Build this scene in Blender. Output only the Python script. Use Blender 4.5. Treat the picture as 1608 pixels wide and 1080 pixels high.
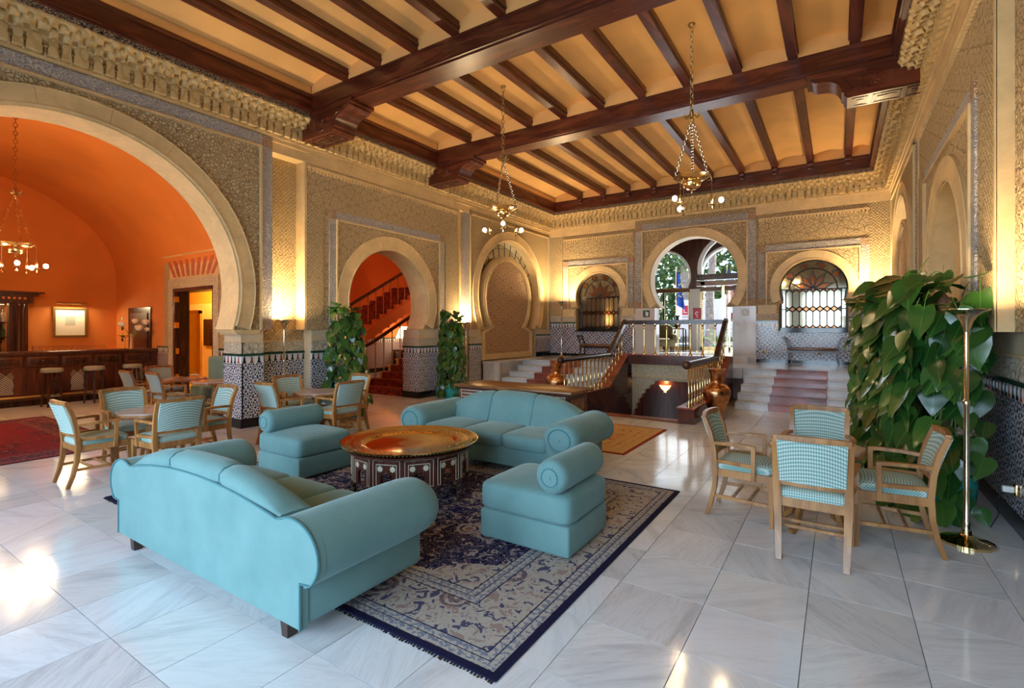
import bpy, bmesh, math, random
from mathutils import Vector, Matrix
from mathutils.geometry import tessellate_polygon
PI = math.pi
sin, cos, sqrt = math.sin, math.cos, math.sqrt
rnd = random.Random(7)
for o in list(bpy.data.objects):
    bpy.data.objects.remove(o, do_unlink=True)
scn = bpy.context.scene
COL = scn.collection

# ------------------------------------------------------------------ camera
YAW = math.atan(512 / 785.0)
cam_d = bpy.data.cameras.new('camera')
cam_d.sensor_width = 36.0
cam_d.lens = 36.0 * 785.0 / 1608.0
cam_d.shift_y = -25.0 / 1608.0
cam_d.clip_start = 0.05
cam_d.clip_end = 300
cam = bpy.data.objects.new('camera', cam_d)
cam.location = (0, 0, 1.6)
cam.rotation_euler = (PI / 2, 0, YAW)
COL.objects.link(cam)
scn.camera = cam

# ------------------------------------------------------------------ world, sun, daylight, exposure
scn.view_settings.view_transform = 'Standard'
scn.view_settings.look = 'None'
scn.view_settings.gamma = 1.0
scn.view_settings.exposure = 0.68
scn.view_settings.use_curve_mapping = False
wld = bpy.data.worlds.new('world')
scn.world = wld
wld.use_nodes = True
wn = wld.node_tree
wn.nodes.clear()
w_sky = wn.nodes.new('ShaderNodeTexSky')
w_sky.sky_type = 'HOSEK_WILKIE'
w_sky.turbidity = 4.0
w_sky.sun_direction = Vector((0.35, 0.35, 0.87)).normalized()
w_bg = wn.nodes.new('ShaderNodeBackground')
w_bg.inputs['Strength'].default_value = 9.0
w_out = wn.nodes.new('ShaderNodeOutputWorld')
wn.links.new(w_sky.outputs[0], w_bg.inputs['Color'])
wn.links.new(w_bg.outputs[0], w_out.inputs['Surface'])

def lamp_obj(name, kind, loc, energy, color, rot=(0, 0, 0), **kw):
    d = bpy.data.lights.new(name, kind)
    d.energy = energy
    d.color = color
    for k, v in kw.items():
        setattr(d, k, v)
    o = bpy.data.objects.new(name, d)
    o.location = loc
    o.rotation_euler = rot
    COL.objects.link(o)
    return o

lamp_obj('sun', 'SUN', (0, 30, 20), 15.0, (1.0, 0.95, 0.85), rot=(math.radians(-38), math.radians(25), 0), angle=0.02)
COOL = (0.60, 0.81, 1.0)
WARM = (1.0, 0.66, 0.32)
# daylight in the three tall windows of the wall behind the photographer
for wx in (-6.3, -3.4, -0.6):
    lamp_obj('window_daylight', 'AREA', (wx, -3.05, 2.0), 80, COOL, rot=(PI / 2 - 0.5, 0, 0), shape='RECTANGLE', size=2.0, size_y=3.2, spread=math.radians(120))

# ------------------------------------------------------------------ mesh helpers
class MB:
    def __init__(s):
        s.v = []; s.f = []; s.m = []
    def add(s, vs, fs, mi=0):
        b = len(s.v)
        s.v += [tuple(p) for p in vs]
        s.f += [tuple(i + b for i in f) for f in fs]
        s.m += [mi] * len(fs)
        return s
    def box(s, a, b, mi=0):
        x0, y0, z0 = a; x1, y1, z1 = b
        if x0 > x1: x0, x1 = x1, x0
        if y0 > y1: y0, y1 = y1, y0
        if z0 > z1: z0, z1 = z1, z0
        return s.add([(x0,y0,z0),(x1,y0,z0),(x1,y1,z0),(x0,y1,z0),(x0,y0,z1),(x1,y0,z1),(x1,y1,z1),(x0,y1,z1)],
                     [(0,3,2,1),(4,5,6,7),(0,1,5,4),(1,2,6,5),(2,3,7,6),(3,0,4,7)], mi)
    def rbox(s, a, b, r, seg=2, mi=0):
        bm = bmesh.new()
        c = [(a[i] + b[i]) / 2 for i in range(3)]
        d = [abs(b[i] - a[i]) for i in range(3)]
        bmesh.ops.create_cube(bm, size=1.0)
        for v in bm.verts:
            v.co = Vector((c[0] + v.co.x * d[0], c[1] + v.co.y * d[1], c[2] + v.co.z * d[2]))
        bmesh.ops.bevel(bm, geom=list(bm.edges), offset=min(r, min(d) * 0.49), segments=seg, profile=0.5, affect='EDGES')
        bm.verts.index_update()
        s.add([v.co[:] for v in bm.verts], [[v.index for v in f.verts] for f in bm.faces], mi)
        bm.free()
        return s
    def bar(s, p, q, w, h, mi=0, up=(0, 0, 1)):
        p = Vector(p); q = Vector(q); d = (q - p).normalized(); up = Vector(up)
        sd = d.cross(up)
        if sd.length < 1e-4: sd = d.cross(Vector((0, 1, 0)))
        sd.normalize(); u = sd.cross(d)
        vs = []
        for c in (p, q):
            for a, b in ((-1,-1),(1,-1),(1,1),(-1,1)):
                vs.append(c + sd * (a * w / 2) + u * (b * h / 2))
        return s.add(vs, [(0,1,2,3)[::-1],(4,5,6,7),(0,1,5,4),(1,2,6,5),(2,3,7,6),(3,0,4,7)], mi)
    def sweep(s, path, ws, hs, mi=0, up=(0, 0, 1)):
        """rectangular section swept along a path"""
        pts = [Vector(p) for p in path]; n = len(pts); up = Vector(up); vs = []
        for i, c in enumerate(pts):
            d = (pts[min(i + 1, n - 1)] - pts[max(i - 1, 0)]).normalized()
            sd = d.cross(up)
            if sd.length < 1e-4: sd = d.cross(Vector((0, 1, 0)))
            sd.normalize(); u = sd.cross(d)
            w = ws[i] if isinstance(ws, (list, tuple)) else ws
            h = hs[i] if isinstance(hs, (list, tuple)) else hs
            for a, b in ((-1,-1),(1,-1),(1,1),(-1,1)):
                vs.append(c + sd * (a * w / 2) + u * (b * h / 2))
        fs = [(3,2,1,0), tuple(range(4*n-4, 4*n))]
        for i in range(n - 1):
            for k in range(4):
                a = 4*i + k; b = 4*i + (k+1) % 4
                fs.append((a, b, b + 4, a + 4))
        return s.add(vs, fs, mi)
    def tube(s, path, r, seg=8, mi=0, closed=False, cap=True):
        pts = [Vector(p) for p in path]; n = len(pts); vs = []; prev = None
        for i, c in enumerate(pts):
            if closed: d = pts[(i + 1) % n] - pts[i - 1]
            else: d = pts[min(i + 1, n - 1)] - pts[max(i - 1, 0)]
            d.normalize()
            if prev is None:
                ref = Vector((0, 0, 1)) if abs(d.z) < 0.9 else Vector((1, 0, 0))
                a = d.cross(ref).normalized()
            else:
                a = (prev - d * prev.dot(d)).normalized()
            prev = a; b = d.cross(a)
            rr = r[i] if isinstance(r, (list, tuple)) else r
            for k in range(seg):
                t = 2 * PI * k / seg
                vs.append(c + a * (rr * cos(t)) + b * (rr * sin(t)))
        fs = []
        for i in range(n if closed else n - 1):
            j = (i + 1) % n
            for k in range(seg):
                l = (k + 1) % seg
                fs.append((i*seg + k, i*seg + l, j*seg + l, j*seg + k))
        if cap and not closed:
            fs.append(tuple(range(seg))[::-1]); fs.append(tuple(range((n-1)*seg, n*seg)))
        return s.add(vs, fs, mi)
    def lathe(s, prof, c=(0, 0, 0), seg=16, mi=0, a0=0.0, a1=2*PI, axis='z'):
        """prof: list of (r, h)"""
        full = abs(a1 - a0 - 2 * PI) < 1e-6
        n = seg if full else seg + 1; vs = []
        for r, h in prof:
            for k in range(n):
                t = a0 + (a1 - a0) * k / seg
                p = (r * cos(t), r * sin(t), h)
                if axis == 'x': p = (h, r * cos(t), r * sin(t))
                if axis == 'y': p = (r * sin(t), h, r * cos(t))
                vs.append((c[0] + p[0], c[1] + p[1], c[2] + p[2]))
        fs = []
        for i in range(len(prof) - 1):
            for k in range(seg):
                l = (k + 1) % n
                fs.append((i*n + k, i*n + l, (i+1)*n + l, (i+1)*n + k))
        if full:
            if prof[0][0] > 1e-5: fs.append(tuple(range(n))[::-1])
            if prof[-1][0] > 1e-5: fs.append(tuple(range((len(prof)-1)*n, len(prof)*n)))
        return s.add(vs, fs, mi)
    def slab(s, outer, holes, fn, d0, d1, mi=0, back=True):
        """polygon (u,v) with holes, extruded from d0 to d1; fn(u,v,d)->xyz"""
        loops = [[Vector((p[0], p[1], 0)) for p in outer]] + [[Vector((p[0], p[1], 0)) for p in h] for h in holes]
        flat = [p for l in loops for p in l]
        tris = tessellate_polygon(loops)
        b = len(s.v)
        s.v += [tuple(fn(p[0], p[1], d1)) for p in flat]
        s.v += [tuple(fn(p[0], p[1], d0)) for p in flat]
        n = len(flat)
        for t in tris:
            s.f.append((b + t[0], b + t[1], b + t[2])); s.m.append(mi)
            if back:
                s.f.append((b + n + t[2], b + n + t[1], b + n + t[0])); s.m.append(mi)
        k = 0
        for l in loops:
            m = len(l)
            for i in range(m):
                j = (i + 1) % m
                s.f.append((b + k + i, b + k + j, b + n + k + j, b + n + k + i)); s.m.append(mi)
            k += m
        return s
    def ring(s, c, r0, r1, a0, a1, fn, d0, d1, seg=24, mi=0):
        """annular arch piece in the (u,v) plane"""
        o = [(c[0] + r1 * cos(a0 + (a1-a0)*i/seg), c[1] + r1 * sin(a0 + (a1-a0)*i/seg)) for i in range(seg + 1)]
        q = [(c[0] + r0 * cos(a0 + (a1-a0)*i/seg), c[1] + r0 * sin(a0 + (a1-a0)*i/seg)) for i in range(seg + 1)]
        vs = [fn(p[0], p[1], d) for d in (d0, d1) for lst in (q, o) for p in lst]
        n = seg + 1; fs = []
        Q0, O0, Q1, O1 = 0, n, 2*n, 3*n
        for i in range(seg):
            fs += [(Q1+i, Q1+i+1, O1+i+1, O1+i), (Q0+i+1, Q0+i, O0+i, O0+i+1), (Q0+i, Q0+i+1, Q1+i+1, Q1+i), (O0+i+1, O0+i, O1+i, O1+i+1)]
        fs += [(Q0, Q1, O1, O0), (Q0+seg, O0+seg, O1+seg, Q1+seg)]
        return s.add(vs, fs, mi)
    def sell(s, c, a, e1=0.35, e2=0.35, nu=28, nv=16, mi=0, zfun=None):
        """superellipsoid cushion"""
        def sp(x, e): return math.copysign(abs(x) ** e, x)
        vs = []
        for i in range(nv + 1):
            p = -PI / 2 + PI * i / nv
            for k in range(nu):
                t = 2 * PI * k / nu
                x = a[0] * sp(cos(p), e1) * sp(cos(t), e2); y = a[1] * sp(cos(p), e1) * sp(sin(t), e2); z = a[2] * sp(sin(p), e1)
                if zfun: z += zfun(x / a[0], y / a[1], z / a[2])
                vs.append((c[0] + x, c[1] + y, c[2] + z))
        fs = []
        for i in range(nv):
            for k in range(nu):
                l = (k + 1) % nu
                fs.append((i*nu + k, i*nu + l, (i+1)*nu + l, (i+1)*nu + k))
        return s.add(vs, fs, mi)
    def mesh(s, name, mats, smooth=True, angle=40):
        me = bpy.data.meshes.new(name)
        me.from_pydata(s.v, [], s.f)
        if not isinstance(mats, (list, tuple)): mats = [mats]
        for m in mats: me.materials.append(m)
        if len(mats) > 1:
            me.polygons.foreach_set('material_index', s.m)
        bm = bmesh.new(); bm.from_mesh(me)
        bmesh.ops.remove_doubles(bm, verts=bm.verts, dist=1e-5)
        bmesh.ops.recalc_face_normals(bm, faces=bm.faces)
        bm.to_mesh(me); bm.free()
        if smooth:
            me.polygons.foreach_set('use_smooth', [True] * len(me.polygons))
            me.set_sharp_from_angle(angle=math.radians(angle))
        me.update()
        return me
    def build(s, name, mats, parent=None, smooth=True, angle=40, loc=None, rot=None):
        return link(name, s.mesh(name, mats, smooth, angle), parent, loc, rot)

def link(name, me, parent=None, loc=None, rot=None):
    o = bpy.data.objects.new(name, me)
    COL.objects.link(o)
    if parent is not None: o.parent = parent
    if loc is not None: o.location = loc
    if rot is not None: o.rotation_euler = rot
    return o

def tag(o, label, cat, group=None):
    o['label'] = label; o['category'] = cat
    if group: o['group'] = group
    return o

def thing(name, label, cat, loc=(0, 0, 0), rz=0.0, group=None):
    o = link(name, None, None, loc, (0, 0, rz))
    return tag(o, label, cat, group)

def struct(name, loc=(0, 0, 0)):
    o = link(name, None, None, loc)
    o['kind'] = 'structure'
    return o

def dup(o, parent=None, loc=None, rz=None):
    c = o.copy(); COL.objects.link(c); c.parent = parent
    if loc is not None: c.location = loc
    if rz is not None: c.rotation_euler = (0, 0, rz)
    for ch in list(o.children): dup(ch, c)
    return c

# ------------------------------------------------------------------ material helpers
class S:
    """a shader socket with arithmetic"""
    def __init__(s, t, k): s.t = t; s.k = k
    def _b(s, op, o, rev=False):
        n = s.t.nodes.new('ShaderNodeMath'); n.operation = op
        a, b = (o, s) if rev else (s, o)
        for i, x in enumerate((a, b)):
            if isinstance(x, S): s.t.links.new(x.k, n.inputs[i])
            elif x is not None: n.inputs[i].default_value = x
        return S(s.t, n.outputs[0])
    def __add__(s, o): return s._b('ADD', o)
    __radd__ = __add__
    def __sub__(s, o): return s._b('SUBTRACT', o)
    def __rsub__(s, o): return s._b('SUBTRACT', o, True)
    def __mul__(s, o): return s._b('MULTIPLY', o)
    __rmul__ = __mul__
    def __truediv__(s, o): return s._b('DIVIDE', o)
    def mod(s, o): return s._b('FLOORED_MODULO', o)
    def mx(s, o): return s._b('MAXIMUM', o)
    def mn(s, o): return s._b('MINIMUM', o)
    def lt(s, o): return s._b('LESS_THAN', o)
    def gt(s, o): return s._b('GREATER_THAN', o)
    def pw(s, o): return s._b('POWER', o)
    def at2(s, o): return s._b('ARCTAN2', o)
    def sin(s): return s._b('SINE', None)
    def cos(s): return s._b('COSINE', None)
    def abs(s): return s._b('ABSOLUTE', None)
    def flr(s): return s._b('FLOOR', None)
    def fr(s): return s._b('FRACT', None)
    def sq(s): return s._b('SQRT', None)
    def sm(s, a, b, lo=0.0, hi=1.0):
        n = s.t.nodes.new('ShaderNodeMapRange'); n.interpolation_type = 'SMOOTHSTEP'
        s.t.links.new(s.k, n.inputs['Value'])
        n.inputs['From Min'].default_value = a; n.inputs['From Max'].default_value = b
        n.inputs['To Min'].default_value = lo; n.inputs['To Max'].default_value = hi
        return S(s.t, n.outputs['Result'])

class Mat:
    def __init__(s, name, rough=0.6, metal=0.0, spec=0.5):
        s.mat = bpy.data.materials.new(name); s.mat.use_nodes = True
        s.t = s.mat.node_tree; s.p = s.t.nodes['Principled BSDF']
        s.set('Roughness', rough); s.set('Metallic', metal); s.set('Specular IOR Level', spec)
    def set(s, n, v):
        if isinstance(v, S): s.t.links.new(v.k, s.p.inputs[n])
        else: s.p.inputs[n].default_value = v
    def col(s, c):
        if isinstance(c, S): s.t.links.new(c.k, s.p.inputs['Base Color'])
        else: s.p.inputs['Base Color'].default_value = (*c, 1)
        return s
    def pos(s):
        g = s.t.nodes.new('ShaderNodeNewGeometry'); return g.outputs['Position']
    def obj(s):
        g = s.t.nodes.new('ShaderNodeTexCoord'); return g.outputs['Object']
    def sep(s, k):
        n = s.t.nodes.new('ShaderNodeSeparateXYZ'); s.t.links.new(k.k if isinstance(k, S) else k, n.inputs[0])
        return [S(s.t, n.outputs[i]) for i in range(3)]
    def vec(s, x, y, z):
        n = s.t.nodes.new('ShaderNodeCombineXYZ')
        for i, a in enumerate((x, y, z)):
            if isinstance(a, S): s.t.links.new(a.k, n.inputs[i])
            else: n.inputs[i].default_value = a
        return S(s.t, n.outputs[0])
    def noise(s, k, scale, detail=3.0, rough=0.5, dist=0.0):
        n = s.t.nodes.new('ShaderNodeTexNoise')
        s.t.links.new(k.k if isinstance(k, S) else k, n.inputs['Vector'])
        n.inputs['Scale'].default_value = scale; n.inputs['Detail'].default_value = detail
        n.inputs['Roughness'].default_value = rough; n.inputs['Distortion'].default_value = dist
        return S(s.t, n.outputs['Fac'])
    def vor(s, k, scale, feat='F1', out='Distance', rand=1.0):
        n = s.t.nodes.new('ShaderNodeTexVoronoi'); n.feature = feat
        s.t.links.new(k.k if isinstance(k, S) else k, n.inputs['Vector'])
        n.inputs['Scale'].default_value = scale; n.inputs['Randomness'].default_value = rand
        return S(s.t, n.outputs[out])
    def white(s, k):
        n = s.t.nodes.new('ShaderNodeTexWhiteNoise'); n.noise_dimensions = '3D'
        s.t.links.new(k.k if isinstance(k, S) else k, n.inputs['Vector'])
        return S(s.t, n.outputs['Value'])
    def orand(s):
        n = s.t.nodes.new('ShaderNodeObjectInfo'); return S(s.t, n.outputs['Random'])
    def mix(s, f, a, b):
        n = s.t.nodes.new('ShaderNodeMix'); n.data_type = 'RGBA'
        if isinstance(f, S): s.t.links.new(f.k, n.inputs[0])
        else: n.inputs[0].default_value = f
        for i, c in ((6, a), (7, b)):
            if isinstance(c, S): s.t.links.new(c.k, n.inputs[i])
            else: n.inputs[i].default_value = (*c, 1)
        return S(s.t, n.outputs[2])
    def bump(s, h, strength=0.5, dist=0.02):
        n = s.t.nodes.new('ShaderNodeBump')
        n.inputs['Strength'].default_value = strength; n.inputs['Distance'].default_value = dist
        s.t.links.new(h.k, n.inputs['Height']); s.t.links.new(n.outputs[0], s.p.inputs['Normal'])
    def wall_uv(s):
        x, y, z = s.sep(s.pos()); return x + y, z

M = {}
def simple(name, c, rough=0.6, metal=0.0, var=0.0, scale=6.0, bump=0.0, bscale=200.0, emit=None, estr=0.0):
    m = Mat(name, rough, metal)
    if var:
        n = m.noise(m.obj(), scale, 4.0)
        m.col(m.mix(n.sm(0.3, 0.7), tuple(x * (1 - var) for x in c), tuple(min(1, x * (1 + var)) for x in c)))
    else: m.col(c)
    if bump:
        m.bump(m.noise(m.obj(), bscale, 2.0), bump, 0.004)
    if emit:
        m.p.inputs['Emission Color'].default_value = (*emit, 1); m.p.inputs['Emission Strength'].default_value = estr
    M[name] = m.mat
    return m.mat

def wood(name, c0, c1, rough=0.35, scale=9.0, stretch=(1, 1, 0.12)):
    m = Mat(name, rough)
    x, y, z = m.sep(m.obj())
    v = m.vec(x * stretch[0], y * stretch[1], z * stretch[2])
    n = m.noise(v, scale, 5.0, 0.6, 0.6)
    g = (n * 22.0).sin() * 0.5 + 0.5
    m.col(m.mix((g * 0.45 + n * 0.55).sm(0.15, 0.85), c0, c1))
    m.bump(g, 0.06, 0.003)
    M[name] = m.mat

# ------------------------------------------------------------------ materials
def stone(name, c, var=0.14, rough=0.5):
    m = Mat(name, rough)
    p = m.pos()
    n = m.noise(p, 1.6, 5.0, 0.6, 0.8); n2 = m.noise(p, 14.0, 4.0)
    f = (n * 0.75 + n2 * 0.25).sm(0.32, 0.68)
    m.col(m.mix(f, tuple(x * (1 - var) for x in c), tuple(min(1, x * (1 + var)) for x in c)))
    m.bump(n2, 0.05, 0.003)
    M[name] = m.mat
stone('cream_stone', (0.68, 0.49, 0.24))
stone('pale_stone', (0.62, 0.50, 0.32), 0.08)
stone('red_marble', (0.30, 0.085, 0.055), 0.35, 0.15)
stone('black_tile', (0.012, 0.012, 0.014), 0.3, 0.08)
stone('green_tile', (0.02, 0.06, 0.035), 0.3, 0.12)
stone('brown_marble', (0.10, 0.035, 0.025), 0.3, 0.18)

def stucco(name, kind, hi, lo, period=0.12, scale=26.0, bs=0.7, red=0.0):
    m = Mat(name, 0.75, spec=0.25)
    u, v = m.wall_uv()
    k = 2 * PI / period
    if kind == 'lattice':        # eight-fold star lattice
        a = (u * k).sin(); b = (v * k).sin()
        c = ((u + v) * (k * 0.7071)).cos(); d = ((u - v) * (k * 0.7071)).cos()
        q = (a * b + c * d * 0.8).abs()
        w = m.noise(m.vec(u, v, 0.0), scale * 2.2, 2.0)
        h = (q.sm(0.12, 0.34) * 0.75 + w.sm(0.4, 0.6) * 0.35)
        f = q.sm(0.08, 0.30) * 0.7 + w.sm(0.35, 0.6) * 0.3
    elif kind == 'arabesque':    # dense interlaced leaf work around medallions
        w = m.noise(m.vec(u, v, 0.0), 9.0, 2.0)
        uu = u + w * 0.05; vv = v - w * 0.05
        e = m.vor(m.vec(uu, vv, 0.0), scale, 'DISTANCE_TO_EDGE')
        r = (u * k).sin() * (v * k).sin()
        h = e.sm(0.03, 0.16) * 0.8 + r.abs().sm(0.75, 0.95) * 0.4
        f = e.sm(0.02, 0.14)
    elif kind == 'script':       # calligraphic strokes on a tinted ground
        w = m.noise(m.vec(u, v, 0.0), 5.5, 2.0, 0.5, 2.2)
        q = ((w * 30.0).sin()).abs()
        w2 = m.noise(m.vec(u, v, 3.0), scale * 1.6, 2.0)
        h = q.sm(0.35, 0.75) * 0.7 + w2.sm(0.42, 0.6) * 0.35
        f = q.sm(0.3, 0.75) * 0.75 + w2.sm(0.4, 0.62) * 0.25
    else:                        # small interlocking meander
        a = ((u + v) * (k * 0.7071)).sin(); b = ((u - v) * (k * 0.7071)).sin()
        w = m.noise(m.vec(u, v, 0.0), scale, 2.0, 0.5, 1.0)
        q = (a * b * 0.7 + (w - 0.5) * 2.2).abs()
        h = q.sm(0.06, 0.34); f = h
    c = m.mix(f, lo, hi)
    if red:
        r = (((u * k).sin() * (v * k).sin()) - 0.86).sm(0.0, 0.1)
        c = m.mix(r * red, c, (0.42, 0.17, 0.08))
    big = m.noise(m.pos(), 0.9, 3.0)
    c2 = m.mix(big.sm(0.35, 0.7) * 0.22, c, (0.40, 0.30, 0.18))
    m.col(c2)
    m.bump(h, bs, 0.03)
    M[name] = m.mat
stucco('stucco_lattice', 'lattice', (0.68, 0.51, 0.28), (0.43, 0.30, 0.15), 0.20, 20.0, 1.0, red=0.5)
stucco('stucco_leaf', 'arabesque', (0.67, 0.51, 0.29), (0.44, 0.32, 0.17), 0.30, 20.0, 1.0, red=0.6)
stucco('stucco_pale', 'arabesque', (0.74, 0.66, 0.50), (0.56, 0.46, 0.31), 0.30, 20.0, 0.8)
stucco('stucco_script', 'script', (0.72, 0.66, 0.57), (0.36, 0.345, 0.40), 0.2, 26.0, 1.0)
stucco('stucco_fine', 'meander', (0.68, 0.51, 0.27), (0.42, 0.29, 0.13), 0.10, 30.0, 1.0)
stucco('stucco_red', 'meander', (0.60, 0.44, 0.28), (0.34, 0.12, 0.07), 0.07, 30.0, 0.8)
stucco('stucco_panel', 'lattice', (0.66, 0.43, 0.23), (0.30, 0.15, 0.07), 0.17, 14.0, 1.0)
stucco('frieze_dark', 'arabesque', (0.46, 0.33, 0.20), (0.05, 0.03, 0.025), 0.12, 34.0, 1.0)
stucco('stucco_muqarnas', 'meander', (0.68, 0.49, 0.23), (0.56, 0.38, 0.15), 0.30, 5.0, 0.10)

def zellige(name, period, white, dark, accent, rays=9.0, rings=4.6):
    """star-rosette mosaic"""
    m = Mat(name, 0.16)
    u, v = m.wall_uv()
    px, py = period, period * 1.0
    def rosette(ou, ov, n, ph=0.0):
        a = ((u + ou) / px).fr() - 0.5; b = ((v + ov) / py).fr() - 0.5
        r = (a * a + b * b).sq() * 2.0
        th = b.at2(a)
        return r, th
    r1, t1 = rosette(0.0, 0.0, 16)
    r2, t2 = rosette(px / 2, py / 2, 16)
    use2 = r2.lt(r1)
    r = r1 + use2 * (r2 - r1); th = t1 + use2 * (t2 - t1)
    sp = (th * rays + (r * rings).flr() * PI).sin()
    f0 = sp.sm(-0.35, 0.10)
    core = r.lt(0.24); core2 = r.lt(0.12)
    f = f0 * (1.0 - core)
    c = m.mix(f, dark, white)
    c = m.mix(core - core2, c, white)
    acc = m.white(m.vec((u / px * 2.0).flr(), (v / py * 2.0).flr(), 1.0))
    c = m.mix(acc.gt(0.7) * (1.0 - f) * 0.6, c, accent)
    m.col(c)
    M[name] = m.mat
zellige('zellige_black', 0.31, (0.62, 0.62, 0.64), (0.03, 0.03, 0.045), (0.08, 0.09, 0.16))
zellige('zellige_blue', 0.34, (0.52, 0.50, 0.52), (0.06, 0.065, 0.13), (0.16, 0.08, 0.09), 6.0, 3.0)

def brickmosaic():
    m = Mat('zellige_brick', 0.25)
    u, v = m.wall_uv()
    row = (v / 0.045).flr()
    a = ((u / 0.09) + (row * 0.5)).fr(); b = (v / 0.045).fr()
    mort = a.lt(0.08).mx(b.lt(0.22))
    c = m.mix((row * 0.5).fr().gt(0.25), (0.16, 0.12, 0.2), (0.30, 0.10, 0.07))
    m.col(m.mix(mort, c, (0.7, 0.7, 0.72)))
    M['zellige_brick'] = m.mat
brickmosaic()

def marble(name, base, vein, warm, rough, grid=0.5, ox=-0.15, oy=1.03, amount=0.8):
    m = Mat(name, rough)
    x, y, z = m.sep(m.pos())
    gx = ((x - ox) / grid + 0.001).flr(); gy = ((y - oy) / grid + 0.001).flr()
    r = m.white(m.vec(gx, gy, 0.0)); r2 = m.white(m.vec(gx, gy, 5.0)); r3 = m.white(m.vec(gx, gy, 9.0))
    ang = (r * 3.0).flr() * 0.8 + 0.35 + r2 * 0.5
    ca, sa = ang.cos(), ang.sin()
    a = x * ca + y * sa + z * 0.7; b = y * ca - x * sa
    p = m.vec(a * 0.55 + r * 40.0, b * 4.2 + r2 * 40.0, z * 2.0)
    n = m.noise(p, 1.5, 6.0, 0.62, 0.5); n2 = m.noise(p, 4.0, 5.0, 0.6, 0.8)
    f = (n.sm(0.46, 0.72) * 0.8 + (n2 - 0.5).abs().sm(0.05, 0.0) * 0.3) * (r3 * 0.8 + 0.35) * amount
    c = m.mix(r2 * 0.35, base, warm)
    c = m.mix(f.mn(0.9), c, vein)
    c = m.mix(r3.gt(0.72) * 0.28, c, tuple(q * 0.62 for q in base))
    m.col(c)
    m.set('Roughness', n2 * 0.06 + rough)
    M[name] = m.mat
marble('floor_marble', (0.69, 0.72, 0.76), (0.34, 0.36, 0.39), (0.70, 0.66, 0.60), 0.08, amount=0.75)
marble('step_marble', (0.66, 0.67, 0.68), (0.45, 0.46, 0.48), (0.66, 0.64, 0.60), 0.16, 1.3)
marble('wall_marble', (0.62, 0.59, 0.55), (0.45, 0.43, 0.42), (0.62, 0.55, 0.47), 0.12, 2.0, amount=0.5)
simple('grout', (0.22, 0.21, 0.20), 0.7)

wood('mahogany', (0.065, 0.014, 0.007), (0.17, 0.042, 0.018), 0.28, 5.0, (0.15, 1, 1))
wood('mahogany_y', (0.065, 0.014, 0.007), (0.17, 0.042, 0.018), 0.30, 5.0, (1, 0.15, 1))
wood('dark_wood', (0.022, 0.008, 0.006), (0.065, 0.020, 0.012), 0.22, 6.0)
wood('bar_wood', (0.05, 0.014, 0.008), (0.115, 0.032, 0.016), 0.3, 6.0)
wood('oak', (0.28, 0.118, 0.034), (0.45, 0.21, 0.066), 0.32, 7.0, (1, 1, 0.2))
wood('leg_wood', (0.035, 0.018, 0.014), (0.075, 0.038, 0.026), 0.4, 8.0)
wood('table_wood', (0.055, 0.014, 0.009), (0.13, 0.035, 0.02), 0.3, 8.0)
wood('console_wood', (0.12, 0.05, 0.02), (0.26, 0.12, 0.045), 0.25, 6.0, (0.15, 1, 1))

simple('ceiling_plaster', (0.78, 0.45, 0.16), 0.85, var=0.08, scale=1.2)
simple('bar_orange', (0.74, 0.25, 0.05), 0.8, var=0.06, scale=1.0)
simple('stair_orange', (0.70, 0.17, 0.03), 0.8, var=0.06, scale=1.0)
simple('lobby_yellow', (0.80, 0.46, 0.05), 0.6, var=0.05)
simple('lobby_cream', (0.75, 0.62, 0.25), 0.4, var=0.05)
simple('white_tile', (0.72, 0.72, 0.72), 0.2)
simple('rust_tile', (0.28, 0.07, 0.03), 0.2)
simple('brass', (0.80, 0.56, 0.25), 0.16, 1.0)
simple('pale_brass', (0.78, 0.66, 0.45), 0.14, 1.0)
simple('polished_brass', (0.85, 0.62, 0.27), 0.08, 1.0)
simple('steel', (0.62, 0.62, 0.64), 0.2, 1.0)
simple('white_plastic', (0.75, 0.74, 0.70), 0.4)
simple('black_metal', (0.02, 0.02, 0.022), 0.35, 0.4)
simple('lead', (0.03, 0.022, 0.018), 0.4, 0.5)
simple('inlay', (0.62, 0.56, 0.43), 0.25)
simple('inlay_dark', (0.03, 0.02, 0.02), 0.3)
simple('teal_pot', (0.02, 0.32, 0.28), 0.15, var=0.2)
simple('pole_moss', (0.10, 0.06, 0.03), 0.9, var=0.4, scale=20)
simple('stem', (0.15, 0.25, 0.05), 0.5)
simple('soil', (0.05, 0.03, 0.02), 0.9, var=0.4)
simple('grey_vinyl', (0.30, 0.33, 0.30), 0.5, var=0.1)
simple('red_carpet', (0.21, 0.03, 0.012), 0.95, var=0.5, scale=14)
simple('paper', (0.74, 0.69, 0.58), 0.8)
simple('gilt', (0.40, 0.27, 0.10), 0.35, 0.8)
simple('bulb', (1, 0.9, 0.7), 0.4, emit=(1.0, 0.70, 0.36), estr=330.0)
simple('bulb_bar', (1, 0.9, 0.7), 0.4, emit=(1.0, 0.66, 0.32), estr=620.0)
simple('lampshade', (0.9, 0.8, 0.6), 0.8, emit=(1.0, 0.78, 0.45), estr=4.5)
simple('lampglow', (0.9, 0.8, 0.6), 0.8, emit=(1.0, 0.50, 0.16), estr=3.0)
simple('foil_red', (0.45, 0.01, 0.03), 0.4)
simple('truck_white', (0.85, 0.85, 0.86), 0.4)
simple('flag_blue', (0.02, 0.09, 0.45), 0.7)
simple('flag_yellow', (0.9, 0.65, 0.03), 0.7)
simple('flag_red', (0.60, 0.03, 0.05), 0.7)
simple('flag_white', (0.8, 0.8, 0.8), 0.7)
simple('bark', (0.32, 0.27, 0.22), 0.9, var=0.3, scale=8)
simple('asphalt', (0.30, 0.30, 0.30), 0.9, var=0.2)
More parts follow.
